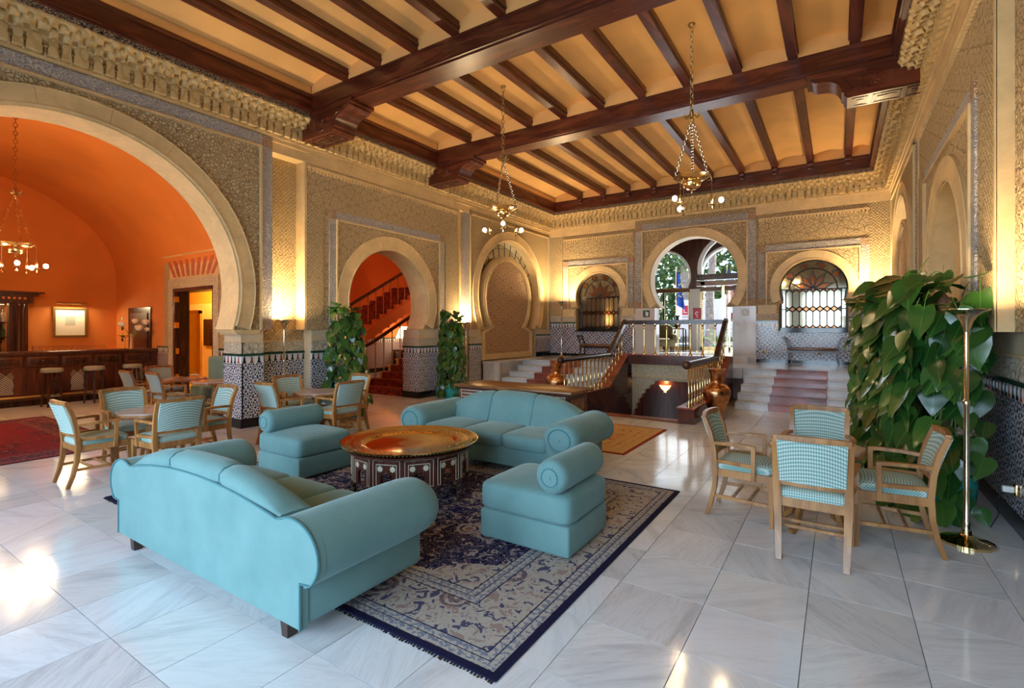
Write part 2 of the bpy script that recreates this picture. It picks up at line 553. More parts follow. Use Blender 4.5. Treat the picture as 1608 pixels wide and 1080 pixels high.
simple('sign_green', (0.005, 0.04, 0.02), 0.4)
simple('rose_white', (0.85, 0.80, 0.74), 0.7)
simple('armchair_olive', (0.12, 0.10, 0.045), 0.8, var=0.2)

def glassmat(name, c, rough=0.02, alpha=0.25):
    m = Mat(name, rough, 0.0); m.col(c)
    m.set('Transmission Weight', 1.0); m.set('IOR', 1.1)
    M[name] = m.mat
glassmat('glass', (0.95, 0.97, 0.97))
glassmat('tumbler', (0.97, 0.97, 0.97))
simple('pane_clear', (0.30, 0.255, 0.175), 0.07, 0.85)
simple('pane_amber', (0.24, 0.075, 0.02), 0.10, 0.7)
simple('mirror', (0.50, 0.50, 0.46), 0.05, 0.95)

def leafmat(name, c0, c1):
    m = Mat(name, 0.22)
    x, y, z = m.sep(m.obj())
    r = m.orand()
    n = m.noise(m.obj(), 30.0, 2.0)
    rib = x.abs().sm(0.0, 0.012)
    c = m.mix((r * 0.75 + n * 0.25).sm(0.1, 0.9), c0, c1)
    m.col(m.mix(rib, tuple(min(1, q * 2.0) for q in c1), c))
    M[name] = m.mat
leafmat('pothos_leaf', (0.010, 0.048, 0.009), (0.045, 0.125, 0.020))
leafmat('tree_leaf', (0.05, 0.14, 0.03), (0.22, 0.34, 0.10))

def velvet():
    m = Mat('teal_velvet', 0.85, spec=0.2)
    n = m.noise(m.obj(), 3.0, 4.0, 0.6); f = m.noise(m.obj(), 260.0, 2.0)
    m.col(m.mix((n * 0.6 + f * 0.4).sm(0.3, 0.7), (0.115, 0.232, 0.232), (0.165, 0.298, 0.294)))
    m.set('Sheen Weight', 0.3); m.set('Sheen Roughness', 0.4)
    m.p.inputs['Sheen Tint'].default_value = (0.7, 0.9, 0.95, 1)
    m.bump(f, 0.12, 0.002)
    M['teal_velvet'] = m.mat
velvet()
simple('teal_piping', (0.06, 0.17, 0.19), 0.8)

def chairfab():
    m = Mat('mint_lattice', 0.8, spec=0.2)
    x, y, z = m.sep(m.obj())
    k = 2 * PI / 0.030
    a = ((x + z * 0.8 + y * 0.8) * k).sin(); b = ((x - z * 0.8 - y * 0.8) * k).sin()
    f = (a * b).sm(-0.25, 0.35)
    m.col(m.mix(f, (0.16, 0.33, 0.30), (0.58, 0.66, 0.61)))
    M['mint_lattice'] = m.mat
chairfab()

def rugmat(name, hx, hy, field, flower, accent, border, bflower, bandw, edge, medallion=True, guard2=None):
    m = Mat(name, 0.95, spec=0.1)
    x, y, z = m.sep(m.obj())
    d = (hx - x.abs()).mn(hy - y.abs())
    ax = x.abs(); ay = y.abs()
    v = m.vec(ax, ay, 0.0)
    n1 = m.noise(v, 4.2, 2.0, 0.5, 1.8)
    n2 = m.noise(v, 13.0, 2.0, 0.5, 1.2)
    n3 = m.noise(v, 40.0, 2.0)
    vine = (n1 * 34.0).sin().abs().lt(0.17)
    leaf = n2.gt(0.60)
    leaf2 = n2.lt(0.40)
    vv = m.vec(ax + n2 * 0.05, ay + n2 * 0.05, 0.0)
    e = m.vor(vv, 2.6, 'F1'); eb = m.vor(vv, 6.5, 'F1')
    ros = e.lt(0.30) * ((e * 52.0 + n3 * 4.0).sin().gt(-0.15))
    ros2 = eb.lt(0.22) * ((eb * 40.0 + n3 * 4.0).sin().gt(-0.1))
    fl = vine.mx(leaf).mx(ros).mx(ros2)
    fcol = m.mix(fl, field, flower)
    fcol = m.mix(leaf * n3.gt(0.5) * 0.8, fcol, accent)
    fcol = m.mix(e.lt(0.09).mx(eb.lt(0.06)), fcol, accent)
    bcol = m.mix(vine * 0.7, border, accent)
    bcol = m.mix(leaf2, bcol, bflower)
    bcol = m.mix(leaf * 0.6, bcol, accent)
    bcol = m.mix(ros * 0.9, bcol, bflower)
    bcol = m.mix(ros * (n3.gt(0.5)), bcol, accent)
    q = ((x / (hx - bandw)).abs().pw(1.7) + (y / (hy - bandw)).abs().pw(1.7) + ((ax * 9.0).sin() * (ay * 9.0).sin()) * 0.10 + (n2 - 0.5) * 0.25)
    c = m.mix(q.gt(1.22), fcol, bcol) if medallion else fcol
    c = m.mix(d.lt(bandw), c, bcol)
    gcol = guard2 or accent
    gs = n3.gt(0.52).mx((((x + y) * 60.0).sin() * ((x - y) * 60.0).sin()).gt(0.35))
    guard = m.mix(gs, gcol, border)
    def stripe(c, a, b, colr):
        return m.mix(d.gt(a) * d.lt(b), c, colr)
    c = stripe(c, bandw, bandw + 0.10, guard)
    c = stripe(c, bandw + 0.10, bandw + 0.108, edge)
    c = stripe(c, bandw + 0.05, bandw + 0.056, edge)
    c = stripe(c, bandw - 0.008, bandw, edge)
    c = stripe(c, 0.05, 0.145, guard)
    c = stripe(c, 0.095, 0.101, edge)
    c = stripe(c, 0.145, 0.153, edge)
    c = m.mix(d.lt(0.045), c, edge)
    m.col(c)
    m.bump(m.noise(m.obj(), 400.0, 1.0), 0.25, 0.003)
    M[name] = m.mat
rugmat('rug_navy', 2.25, 1.57, (0.016, 0.016, 0.060), (0.36, 0.33, 0.34), (0.22, 0.13, 0.115), (0.40, 0.37, 0.33), (0.07, 0.07, 0.13), 0.46, (0.012, 0.012, 0.04), True, (0.17, 0.19, 0.26))
rugmat('rug_red', 1.95, 1.4, (0.20, 0.018, 0.035), (0.05, 0.02, 0.05), (0.28, 0.10, 0.08), (0.06, 0.03, 0.06), (0.22, 0.04, 0.06), 0.35, (0.12, 0.02, 0.03), False)
rugmat('rug_gold', 1.0, 0.93, (0.56, 0.38, 0.16), (0.36, 0.06, 0.03), (0.42, 0.15, 0.06), (0.56, 0.38, 0.16), (0.56, 0.38, 0.16), 0.30, (0.30, 0.04, 0.02), False, (0.56, 0.38, 0.16))

def traymat():
    m = Mat('brass_tray', 0.16, 1.0)
    x, y, z = m.sep(m.obj())
    r = (x * x + y * y).sq(); th = y.at2(x)
    n = m.noise(m.obj(), 60.0, 2.0)
    eng = ((th * 60.0).sin() * (r * 160.0).sin()).sm(-0.2, 0.3)
    band = (r.gt(0.44) * r.lt(0.53)).mx(r.lt(0.12)).mx(r.gt(0.56) * r.lt(0.60))
    f = band * eng
    m.col(m.mix(f * 0.7, (0.86, 0.58, 0.20), (0.34, 0.20, 0.07)))
    m.set('Roughness', f * 0.25 + 0.13)
    m.bump(f * -1.0 + n * 0.05, 0.2, 0.004)
    M['brass_tray'] = m.mat
traymat()
def copperm():
    m = Mat('copper_vase', 0.2, 1.0)
    x, y, z = m.sep(m.obj())
    n = m.noise(m.obj(), 9.0, 3.0, 0.6, 1.5)
    m.col(m.mix(n.sm(0.35, 0.65), (0.42, 0.19, 0.08), (0.66, 0.34, 0.15)))
    m.bump((n * 40.0).sin(), 0.15, 0.004)
    M['copper_vase'] = m.mat
copperm()
def foliage_mat():
    m = Mat('hedge_leaf', 0.5)
    n = m.noise(m.pos(), 1.3, 4.0)
    r = m.white(m.vec(*[(q * 5.0).flr() for q in m.sep(m.pos())]))
    m.col(m.mix((n * 0.6 + r * 0.4).sm(0.25, 0.75), (0.02, 0.07, 0.015), (0.20, 0.30, 0.09)))
    M['hedge_leaf'] = m.mat
foliage_mat()

# ------------------------------------------------------------------ layout constants (metres)
XL, XR, YB = -7.95, 1.03, 14.5      # wall faces: left, right, far end
REC = 0.25                          # depth of the recessed strips
ZP = 0.70                           # raised platform
WLX0, WLX1, WLY0 = -4.30, -2.26, 8.78   # stair well

def fL(u, v, d): return (XL + d, u, v)
def fR(u, v, d): return (XR - d, u, v)
def fB(u, v, d): return (u, YB - d, v)

def arc(c, R, zb, seg=28):
    """horseshoe arc from the left foot over the crown to the right foot"""
    a = math.asin(max(-1, min(1, (zb - c[1]) / R)))
    return [(c[0] + R * cos(t), c[1] + R * sin(t)) for t in [PI - a - (PI - 2*a) * i / seg for i in range(seg + 1)]]
def arc_ang(c, R, zb):
    a = math.asin((zb - c[1]) / R); return a, PI - a
def rect(u0, u1, v0, v1): return [(u0, v0), (u1, v0), (u1, v1), (u0, v1)]
def notched(u0, u1, z0, z1, notches):
    p = [(u0, z0)]
    for n in notches: p += n
    return p + [(u1, z0), (u1, z1), (u0, z1)]

# ------------------------------------------------------------------ floor and its marble tiles
floor = struct('floor')
mb = MB()
mb.box((-8.6, -3.3, -0.2), (1.4, WLY0, -0.012))
mb.box((-8.6, WLY0, -0.2), (WLX0 - 0.1, 12.4, -0.012))
mb.box((WLX1 + 0.1, WLY0, -0.2), (1.4, 12.4, -0.012))
mb.box((-16.6, -1.2, -0.2), (-8.6, 5.6, -0.012))
mb.box((-14.2, 5.6, -0.2), (-8.6, 14.4, -0.012))
mb.build('slab', M['grout'], floor)
G0, TX, TY = 0.5, -0.15, 1.03
def px(X, Y, Z):
    r = X * cos(YAW) + Y * sin(YAW); d = -X * sin(YAW) + Y * cos(YAW)
    return (804 + 785 * r / d, 515 - 785 * (Z - 1.6) / d, d) if d > 0.2 else (-1e5, -1e5, d)
tiles = []
for i in range(-34, 4):
    for j in range(-9, 28):
        x0, y0 = TX + i * G0, TY + j * G0
        cx, cy = x0 + G0 / 2, y0 + G0 / 2
        if cx < -8.2:
            if cx < -14.0 and cy > 5.5: continue
            if cx < -16.4 or cy < -1.2: continue
        if cx > XR + 0.25 or cy > 10.8 and cx > -8.2: continue
        if WLX0 - 0.2 < cx < WLX1 + 0.2 and cy > WLY0 - 0.1: continue
        p = px(cx, cy, 0)
        vis = -60 < p[0] < 1668 and p[1] < 1180 and p[2] > 0.2 and cx > -14.0
        tiles.append((x0, y0, p[2] if vis else 1e3))
tiles.sort(key=lambda t: t[2])
tm = MB(); tm.box((0.002, 0.002, -0.012), (G0 - 0.002, G0 - 0.002, 0.0))
tme = tm.mesh('floor_tile', M['floor_marble'], smooth=False)
rest = MB()
for n, (x0, y0, d) in enumerate(tiles):
    if n < 300:
        link('floor_tile', tme, floor, (x0, y0, 0))
    else:
        rest.box((x0 + 0.002, y0 + 0.002, -0.012), (x0 + G0 - 0.002, y0 + G0 - 0.002, 0.0))
o = rest.build('floor_tile_field', M['floor_marble'], floor, smooth=False)
o['kind'] = 'stuff'

# ------------------------------------------------------------------ tiled dado
def dado(parent, fn, u0, u1, d, z0=0.0, zt=1.19, tile='zellige_black', base=0.15, merl=0.10, frieze=True, plain_to=1.57, ms=0.105):
    h = zt - z0
    mb = MB(); mb.slab(rect(u0, u1, z0 + base, zt - 0.16), [], fn, d - 0.02, d + 0.012); mb.build('tile_dado', M[tile], parent)
    mb = MB(); mb.slab(rect(u0, u1, z0, z0 + base), [], fn, d - 0.02, d + 0.02); mb.build('base_tile', M['black_tile'], parent)
    mb = MB()
    mb.slab(rect(u0, u1, zt - 0.16, zt - 0.04), [], fn, d - 0.02, d + 0.013, 0)
    n = max(1, int(round((u1 - u0) / ms))); w = (u1 - u0) / n
    for i in range(n):
        a = u0 + i * w
        b0, b1 = zt - 0.155, zt - 0.045
        tri = [(a + w*0.02, b0), (a + w*0.62, b0), (a + w*0.46, b0 + 0.035), (a + w*0.42, b0 + 0.085), (a + w*0.36, b1), (a + w*0.28, b1), (a + w*0.22, b0 + 0.085), (a + w*0.18, b0 + 0.035)]
        mb.slab(tri, [], fn, d + 0.013, d + 0.018, 2 if (i % 3 == 1) else 1, back=False)
    o = mb.build('merlon_band', [M['white_tile'], M['black_tile'], M['rust_tile']], parent, smooth=False)
    o['kind'] = 'stuff'
    mb = MB(); mb.slab(rect(u0, u1, zt - 0.04, zt), [], fn, d - 0.02, d + 0.035); mb.build('green_rail', M['green_tile'], parent)
    if frieze:
        mb = MB(); mb.slab(rect(u0, u1, zt, zt + 0.18), [], fn, d - 0.02, d + 0.012); mb.build('stucco_frieze', M['stucco_pale'], parent)
        mb = MB(); mb.slab(rect(u0, u1, zt + 0.18, zt + 0.2), [], fn, d - 0.02, d + 0.022)
        mb.build('frieze_moulding', M['cream_stone'], parent)

def voussoirs(parent, fn, c, r0, r1, zb, d0, d1, n, mat='cream_stone', gap=0.004):
    a0, a1 = arc_ang(c, r1, zb)
    for i in range(n):
        s0 = a0 + (a1 - a0) * i / n; s1 = a0 + (a1 - a0) * (i + 1) / n
        g = gap / r1 / 2
        mb = MB(); mb.ring(c, r0, r1, s0 + g, s1 - g, fn, d0, d1, 5); mb.build('voussoir', M[mat], parent)
    # thin roll moulding on the inner edge
    pts = [fn(c[0] + (r0 + 0.015) * cos(a0 + (a1 - a0) * i / 36), c[1] + (r0 + 0.015) * sin(a0 + (a1 - a0) * i / 36), d1) for i in range(37)]
    MB().tube(pts, 0.014, 6).build('arch_moulding', M[mat], parent)
    pts = [fn(c[0] + r1 * cos(a0 + (a1 - a0) * i / 36), c[1] + r1 * sin(a0 + (a1 - a0) * i / 36), d1) for i in range(37)]
    MB().tube(pts, 0.010, 6).build('arch_moulding', M[mat], parent)

def liner(parent, fn, c, R, zb, d0, d1, mat='cream_stone'):
    a0, a1 = arc_ang(c, R, zb)
    mb = MB(); mb.ring(c, R - 0.02, R + 0.005, a0, a1, fn, d0, d1, 36); mb.build('intrados', M[mat], parent)

def strip(parent, fn, u0, u1, v0, v1, d0, d1, mat, name='stucco_band'):
    mb = MB(); mb.slab(rect(u0, u1, v0, v1), [], fn, d0, d1); return mb.build(name, M[mat], parent)

def frame(parent, fn, u0, u1, v0, v1, w, d0, d1, mat='stucco_script', corners=True, bottom=False, name='script_band'):
    """three-sided band with square corner pieces"""
    strip(parent, fn, u0, u0 + w, v0, v1 - w, d0, d1, mat, name)
    strip(parent, fn, u1 - w, u1, v0, v1 - w, d0, d1, mat, name)
    strip(parent, fn, u0 + w, u1 - w, v1 - w, v1, d0, d1, mat, name)
    for a in (u0, u1 - w):
        strip(parent, fn, a, a + w, v1 - w, v1, d0, d1 + 0.004, 'stucco_red', 'corner_piece')
        if corners: strip(parent, fn, a - 0.001, a + w + 0.001, v0, v0 + w, d0, d1 + 0.004, 'stucco_red', 'corner_piece')
    t = 0.03
    mb = MB()
    mb.slab(rect(u0 + w, u0 + w + t, v0, v1 - w - t), [], fn, d0, d1 + 0.02)
    mb.slab(rect(u1 - w - t, u1 - w, v0, v1 - w - t), [], fn, d0, d1 + 0.02)
    mb.slab(rect(u0 + w, u1 - w, v1 - w - t, v1 - w), [], fn, d0, d1 + 0.02)
    mb.build('frame_moulding', M['cream_stone'], parent)

def dentils(parent, fn, u0, u1, v, d):
    mb = MB(); mb.slab(rect(u0, u1, v + 0.05, v + 0.09), [], fn, d - 0.02, d + 0.04)
    mb.build('dentil_shelf', M['cream_stone'], parent)
    n = int((u1 - u0) / 0.075); w = (u1 - u0) / n; mb = MB()
    for i in range(n):
        a = u0 + i * w
        mb.slab(rect(a + w*0.22, a + w*0.78, v, v + 0.05), [], fn, d, d + 0.03, back=False)
    o = mb.build('dentil_row', M['cream_stone'], parent, smooth=False); o['kind'] = 'stuff'

C1, R1a, R1b = (2.23, 2.2), 2.05, 2.28
C2, R2a, R2b = (7.5, 2.14), 1.12, 1.38
C3, R3a, R3b = (12.15, 2.5), 1.62, 1.86
ZI = 1.57

def side_wall(name, fn, right):
    w = struct(name)
    big = [(0.15, 0.0), (0.15, ZI)] + arc(C1, R1a, ZI, 40) + [(4.31, ZI), (4.31, 0.0)]
    b2 = [(6.65, 0.0), (6.65, ZI)] + arc(C2, R2a, ZI) + [(8.35, ZI), (8.35, 0.0)]
    mb = MB()
    if right:
        mb.slab(rect(-3.3, YB + 0.5, -0.2, 5.95), [], fn, -0.75, -REC)
    else:
        mb.slab(notched(-3.3, YB + 0.5, -0.2, 5.95, []) if right else
                notched(-3.3, YB + 0.5, 0.0, 5.95, [big, b2]), [], fn, -0.51, -REC)
    mb.build('wall_core', M['stucco_fine'], w)
    # ---- bay 1
    u1 = 4.81 if not right else 4.25
    blk = MB()
    if right: blk.slab(rect(-0.4, u1, ZI, 4.80), [], fn, -REC, 0.0)
    else: blk.slab(notched(-0.4, u1, ZI, 4.80, [arc(C1, R1a, ZI, 40)]), [], fn, -REC, 0.0)
    blk.build('spandrel_panel', M['stucco_leaf'], w)
    if not right:
        voussoirs(w, fn, C1, R1a, R1b, ZI, 0.0, 0.05, 11)
        liner(w, fn, C1, R1a, ZI, -0.51, 0.02)
        frame(w, fn, -0.37, u1, ZI, 4.775, 0.18, 0.0, 0.03, corners=True)
        for a, b in ((4.31, 4.67), (-0.21, 0.15)):
            strip(w, fn, a + 0.002, b, 0.0, ZI, -REC, 0.0, 'pale_stone', 'pier')
            dado(w, fn, a, b, 0.0)
        # reveal of the pier that faces the photographer
        fs = lambda u, v, d: (XL + u, 4.31 - d, v)
        dado(w, fs, -0.51, 0.012, 0.0)
        strip(w, fs, -0.51, 0.004, 1.39, 1.50, -0.002, 0.008, 'pale_stone', 'reveal')
        mb = MB(); mb.box((XL - 0.53, 4.19, 1.53), (XL + 0.03, 4.60, ZI)); mb.box((XL - 0.52, 4.23, 1.50), (XL + 0.02, 4.60, 1.53))
        mb.build('impost', M['cream_stone'], w)
        strip(w, fn, -3.3, -0.4, 0, 4.8, -REC, -0.1, 'stucco_lattice', 'wall_panel')
    else:
        strip(w, fn, -3.3, u1, 0.0, ZI, -REC, -0.03, 'pale_stone', 'wall_panel')
        dado(w, fn, -3.3, u1, -0.03)
        frame(w, fn, -0.37, u1, ZI, 4.775, 0.18, 0.0, 0.03, corners=False)
    # ---- recess between bays 1 and 2
    e2 = 5.44 if not right else 5.30
    if not right: dado(w, fn, 4.67, e2 + 0.2, -REC)
    # ---- bay 2
    mb = MB()
    mb.slab(notched(e2, 9.77, ZI, 4.56, [arc(C2, R2a, ZI)]), [], fn, -REC, 0.0)
    mb.build('spandrel_panel', M['stucco_lattice'], w)
    voussoirs(w, fn, C2, R2a, R2b, ZI, 0.0, 0.035, 9)
    liner(w, fn, C2, R2a, ZI, -0.51 if not right else -0.6, 0.015)
    frame(w, fn, 5.94, 9.18, ZI, 3.80, 0.15, 0.0, 0.02)
    dentils(w, fn, e2 + 0.04, 9.72, 4.42, 0.0)
    strip(w, fn, e2 + 0.03, e2 + 0.38, ZI, 3.85, 0.0, 0.012, 'stucco_fine')
    strip(w, fn, 9.24, 9.70, ZI, 3.85, 0.0, 0.012, 'stucco_fine')
    # plain stone edges of the block
    fe = lambda u, v, d: fn(e2 - d, v, u)
    strip(w, fe, -REC, 0.005, ZI, 4.56, 0.0, 0.012, 'cream_stone', 'block_edge')
    strip(w, fn, e2 - 0.012, e2 + 0.03, ZI, 4.56, 0.0, 0.014, 'cream_stone', 'block_edge')
    strip(w, fn, 9.72, 9.77, ZI, 4.56, 0.0, 0.014, 'cream_stone', 'block_edge')
    if not right:
        for a, b in ((5.58, 6.65), (8.35, 9.60)):
            strip(w, fn, a + 0.002, b - 0.002, 0.0, ZI, -REC, -0.02, 'pale_stone', 'pier')
            dado(w, fn, a, b, -0.02)
        fs = lambda u, v, d: (XL + u, 8.35 - d, v)
        dado(w, fs, -0.51, -0.01, 0.0)
        strip(w, fs, -0.51, -0.012, 1.39, ZI, -0.002, 0.008, 'pale_stone', 'reveal')
    else:
        strip(w, fn, u1, 9.60, 0.0, ZI, -REC, -0.16, 'pale_stone', 'pier')
        dado(w, fn, u1, 9.60, -0.16)
        strip(w, fn, u1, e2, ZI, 4.80, -REC, -0.10, 'stucco_leaf', 'recess_panel')
        mb = MB(); mb.slab(rect(6.2, 8.8, ZI, 3.4), [], fn, -REC, -REC + 0.01); mb.build('niche_back', M['cream_stone'], w)
    # ---- recess between bays 2 and 3
    dado(w, fn, 9.60, 10.22, -REC)
    strip(w, fn, 9.77, 9.99, ZI, 4.56, -REC, -0.12, 'cream_stone', 'pilaster')
    strip(w, fn, 9.99, 10.18, ZI, 4.62, -REC, -0.01, 'stucco_script', 'script_band')
    # ---- bay 3 : blind keyhole screen in front of leaded mirror glass
    mb = MB()
    mb.slab(notched(10.18, YB, ZI, 4.66, [arc(C3, R3a, ZI)]), [], fn, -REC, 0.0)
    mb.build('spandrel_panel', M['stucco_fine'], w)
    voussoirs(w, fn, C3, R3a, R3b, ZI, 0.0, 0.035, 11)
    liner(w, fn, C3, R3a, ZI, -REC, 0.015)
    mb = MB()
    for a in (10.20, YB - 0.19):
        mb.slab(rect(a, a + 0.03, ZI, 4.56), [], fn, 0.0, 0.03)
    mb.slab(rect(10.20, YB - 0.16, 4.53, 4.56), [], fn, 0.0, 0.03)
    mb.build('frame_moulding', M['cream_stone'], w)
    strip(w, fn, YB - 0.14, YB - 0.01, ZI, 4.6, 0.0, 0.015, 'stucco_script', 'script_band')
    for a, b in ((10.18, 10.70), (13.62, YB)):
        strip(w, fn, a, b, 0.0, ZI, -REC, -0.02, 'pale_stone', 'pier')
        if a < 11: dado(w, fn, a, b, -0.02)
        else: dado(w, fn, a, b, -0.02, ZP, 1.40, 'zellige_blue', frieze=False)
    strip(w, fn, 10.55, 13.75, ZP, 4.15, -REC, -REC + 0.012, 'mirror', 'mirror_glass')
    mb = MB()
    for i in range(15):                       # lead lines of the mirror
        t = PI * (i + 0.5) / 15
        p0 = (C3[0] + 1.25 * cos(t), 2.4 + 1.25 * sin(t)); p1 = (C3[0] + 1.6 * cos(t), 2.5 + 1.6 * sin(t))
        mb.bar(fn(*p0, -REC + 0.015), fn(*p1, -REC + 0.015), 0.014, 0.014)
    pts = [fn(C3[0] + 1.45 * cos(PI * i / 15), 2.45 + (1.45 + 0.05 * (i % 2)) * sin(PI * i / 15), -REC + 0.015) for i in range(16)]
    mb.tube(pts, 0.008, 5)
    mb.build('lead_lines', M['lead'], w)
    CK = (12.02, 2.42)
    def key(R, hw, zb, zt):
        a = arc(CK, R, 1.62, 30)
        return [(CK[0] - hw, zb), (CK[0] - hw, zt)] + a + [(CK[0] + hw, zt), (CK[0] + hw, zb)]
    mb = MB(); mb.slab(key(1.09, 1.17, 0.90, 1.46), [], fn, -0.2, -0.02); mb.build('screen_panel', M['stucco_panel'], w)
    mb = MB(); mb.slab(key(1.23, 1.30, 0.74, 1.50), [key(1.09, 1.17, 0.90, 1.46)], fn, -0.2, 0.02); mb.build('screen_frame', M['cream_stone'], w)
    mb = MB(); mb.slab(key(1.16, 1.235, 0.82, 1.48), [key(1.13, 1.205, 0.85, 1.47)], fn, 0.0, 0.035); mb.build('screen_moulding', M['cream_stone'], w)
    # ---- entablature
    strip(w, fn, 4.81, 10.18, 4.56, 4.80, -REC, 0.0, 'cream_stone', 'entablature')
    strip(w, fn, 10.18, YB, 4.66, 4.80, -REC, 0.0, 'cream_stone', 'entablature')
    mb = MB()
    mb.slab(rect(-3.3, YB, 4.795, 4.83), [], fn, -REC, 0.05)
    mb.slab(rect(4.81, YB, 4.73, 4.765), [], fn, -REC, 0.025)
    mb.build('string_course', M['cream_stone'], w)
    return w
wall_left = side_wall('wall_left', fL, False)
wall_right = side_wall('wall_right', fR, True)

# ------------------------------------------------------------------ far wall
wall_back = struct('wall_back')
CA, RAa, RAb = (-3.42, 2.98), 1.20, 1.42
ZA = 2.18
CW = [(-6.27, 2.58), (-0.53, 2.58)]
RW = 0.735
def winloop(c, R=RW, hb=0.735, sill=1.51):
    return [(c[0] - hb, sill), (c[0] - hb, 2.2)] + arc(c, R, 2.26, 28) + [(c[0] + hb, 2.2), (c[0] + hb, sill)]
notch = [(-4.50, ZP), (-4.50, ZA)] + arc(CA, RAa, ZA, 36) + [(-2.34, ZA), (-2.34, ZP)]
mb = MB(); mb.slab(notched(XL - 0.5, XR + 0.5, ZP, 5.95, [notch]), [winloop(c) for c in CW], fB, -0.4, 0.0)
mb.build('wall_core', M['stucco_fine'], wall_back)
mb = MB(); mb.slab(rect(-4.85, -1.99, ZA, 4.62), [], fB, 0, 0.012) if False else None
mb = MB(); mb.slab(notched(-5.06, -1.80, ZA, 4.64, [arc(CA, RAa, ZA, 36)]), [], fB, 0.0, 0.012); mb.build('spandrel_panel', M['stucco_leaf'], wall_back)
voussoirs(wall_back, fB, CA, RAa, RAb, ZA, 0.012, 0.045, 9)
liner(wall_back, fB, CA, RAa, ZA, -0.4, 0.03)
frame(wall_back, fB, -5.06, -1.80, ZA, 4.66, 0.20, 0.012, 0.03)
for a, b in ((-5.06, -4.50), (-2.34, -1.80)):
    strip(wall_back, fB, a, b, ZP, ZA, 0.0, 0.03, 'wall_marble', 'marble_pier')
mb = MB(); mb.box((-4.50, YB - 0.04, ZP), (-4.47, YB + 0.4, ZA)); mb.box((-2.37, YB - 0.04, ZP), (-2.34, YB + 0.4, ZA)); mb.build('marble_jamb', M['wall_marble'], wall_back)
mb = MB(); mb.box((-4.9, YB - 0.30, ZP), (-1.95, YB + 0.4, ZP + 0.14)); mb.build('threshold_step', M['step_marble'], wall_back)
for k, c in enumerate(CW):
    u0, u1 = (-7.46, -5.12) if k == 0 else (-1.74, 0.62)
    hb_ = RW
    mb = MB(); mb.slab(notched(u0, u1, 2.0, 3.74, [[(c[0] - hb_, 2.0), (c[0] - hb_, 2.2)] + arc(c, RW, 2.26, 28) + [(c[0] + hb_, 2.2), (c[0] + hb_, 2.0)]]), [], fB, 0.0, 0.01); mb.build('spandrel_panel', M['stucco_lattice'], wall_back)
    voussoirs(wall_back, fB, c, RW, 0.945, 2.24, 0.01, 0.035, 7)
    frame(wall_back, fB, u0, u1, 2.2, 3.74, 0.17, 0.01, 0.026)
    strip(wall_back, fB, u0, u1, 3.86, 4.36, 0.0, 0.012, 'stucco_lattice', 'stucco_panel')
    dentils(wall_back, fB, u0, u1, 4.36, 0.01)
    strip(wall_back, fB, u0 - 0.02, c[0] - 0.80, 1.98, 2.2, 0.0, 0.014, 'cream_stone', 'plain_course')
    strip(wall_back, fB, c[0] + 0.80, u1 + 0.02, 1.98, 2.2, 0.0, 0.014, 'cream_stone', 'plain_course')
    e0, e1 = (XL, -5.06) if k == 0 else (-1.80, XR)
    dado(wall_back, fB, e0, c[0] - 0.76, 0.0, ZP, 1.79, 'zellige_blue', base=0.09)
    dado(wall_back, fB, c[0] + 0.76, e1, 0.0, ZP, 1.79, 'zellige_blue', base=0.09)
    strip(wall_back, fB, c[0] - 0.76, c[0] + 0.76, ZP + 0.09, 1.48, -0.01, 0.012, 'zellige_blue', 'tile_dado')
    strip(wall_back, fB, c[0] - 0.76, c[0] + 0.76, ZP, ZP + 0.09, -0.01, 0.02, 'black_tile', 'base_tile')
strip(wall_back, fB, XL, -7.48, 1.99, 4.75, 0.0, 0.03, 'stucco_fine', 'pilaster')
strip(wall_back, fB, 0.64, XR, 1.99, 4.75, 0.0, 0.03, 'stucco_fine', 'pilaster')
for a, b in ((XL, -5.06), (-1.80, XR)):
    strip(wall_back, fB, a, b, 4.56, 4.80, 0.0, 0.035, 'cream_stone', 'entablature')
strip(wall_back, fB, XL, XR, 4.78, 4.83, 0.0, 0.05, 'cream_stone', 'string_course')

# ------------------------------------------------------------------ rear wall with the tall windows (behind the photographer)
wall_rear = struct('wall_rear')
fr_ = lambda u, v, d: (u, -3.2 + d, v)
mb = MB(); mb.slab(rect(XL - 0.4, XR + 0.4, -0.2, 5.95), [rect(wx - 1.05, wx + 1.05, 0.3, 3.9) for wx in (-6.3, -3.4, -0.6)], fr_, -0.3, 0.0)
mb.build('wall_core', M['stucco_fine'], wall_rear)
for n, wx in enumerate((-6.3, -3.4, -0.6)):
    wd = struct('window_%d' % (n + 3))
    mb = MB()
    for x in (-1.05, 0, 1.0): mb.box((wx + x, -3.34, 0.3), (wx + x + 0.05, -3.28, 3.9))
    for z in (0.3, 1.5, 2.7, 3.85): mb.box((wx - 1.05, -3.34, z), (wx + 1.05, -3.28, z + 0.05))
    mb.build('window_frame', M['dark_wood'], wd)

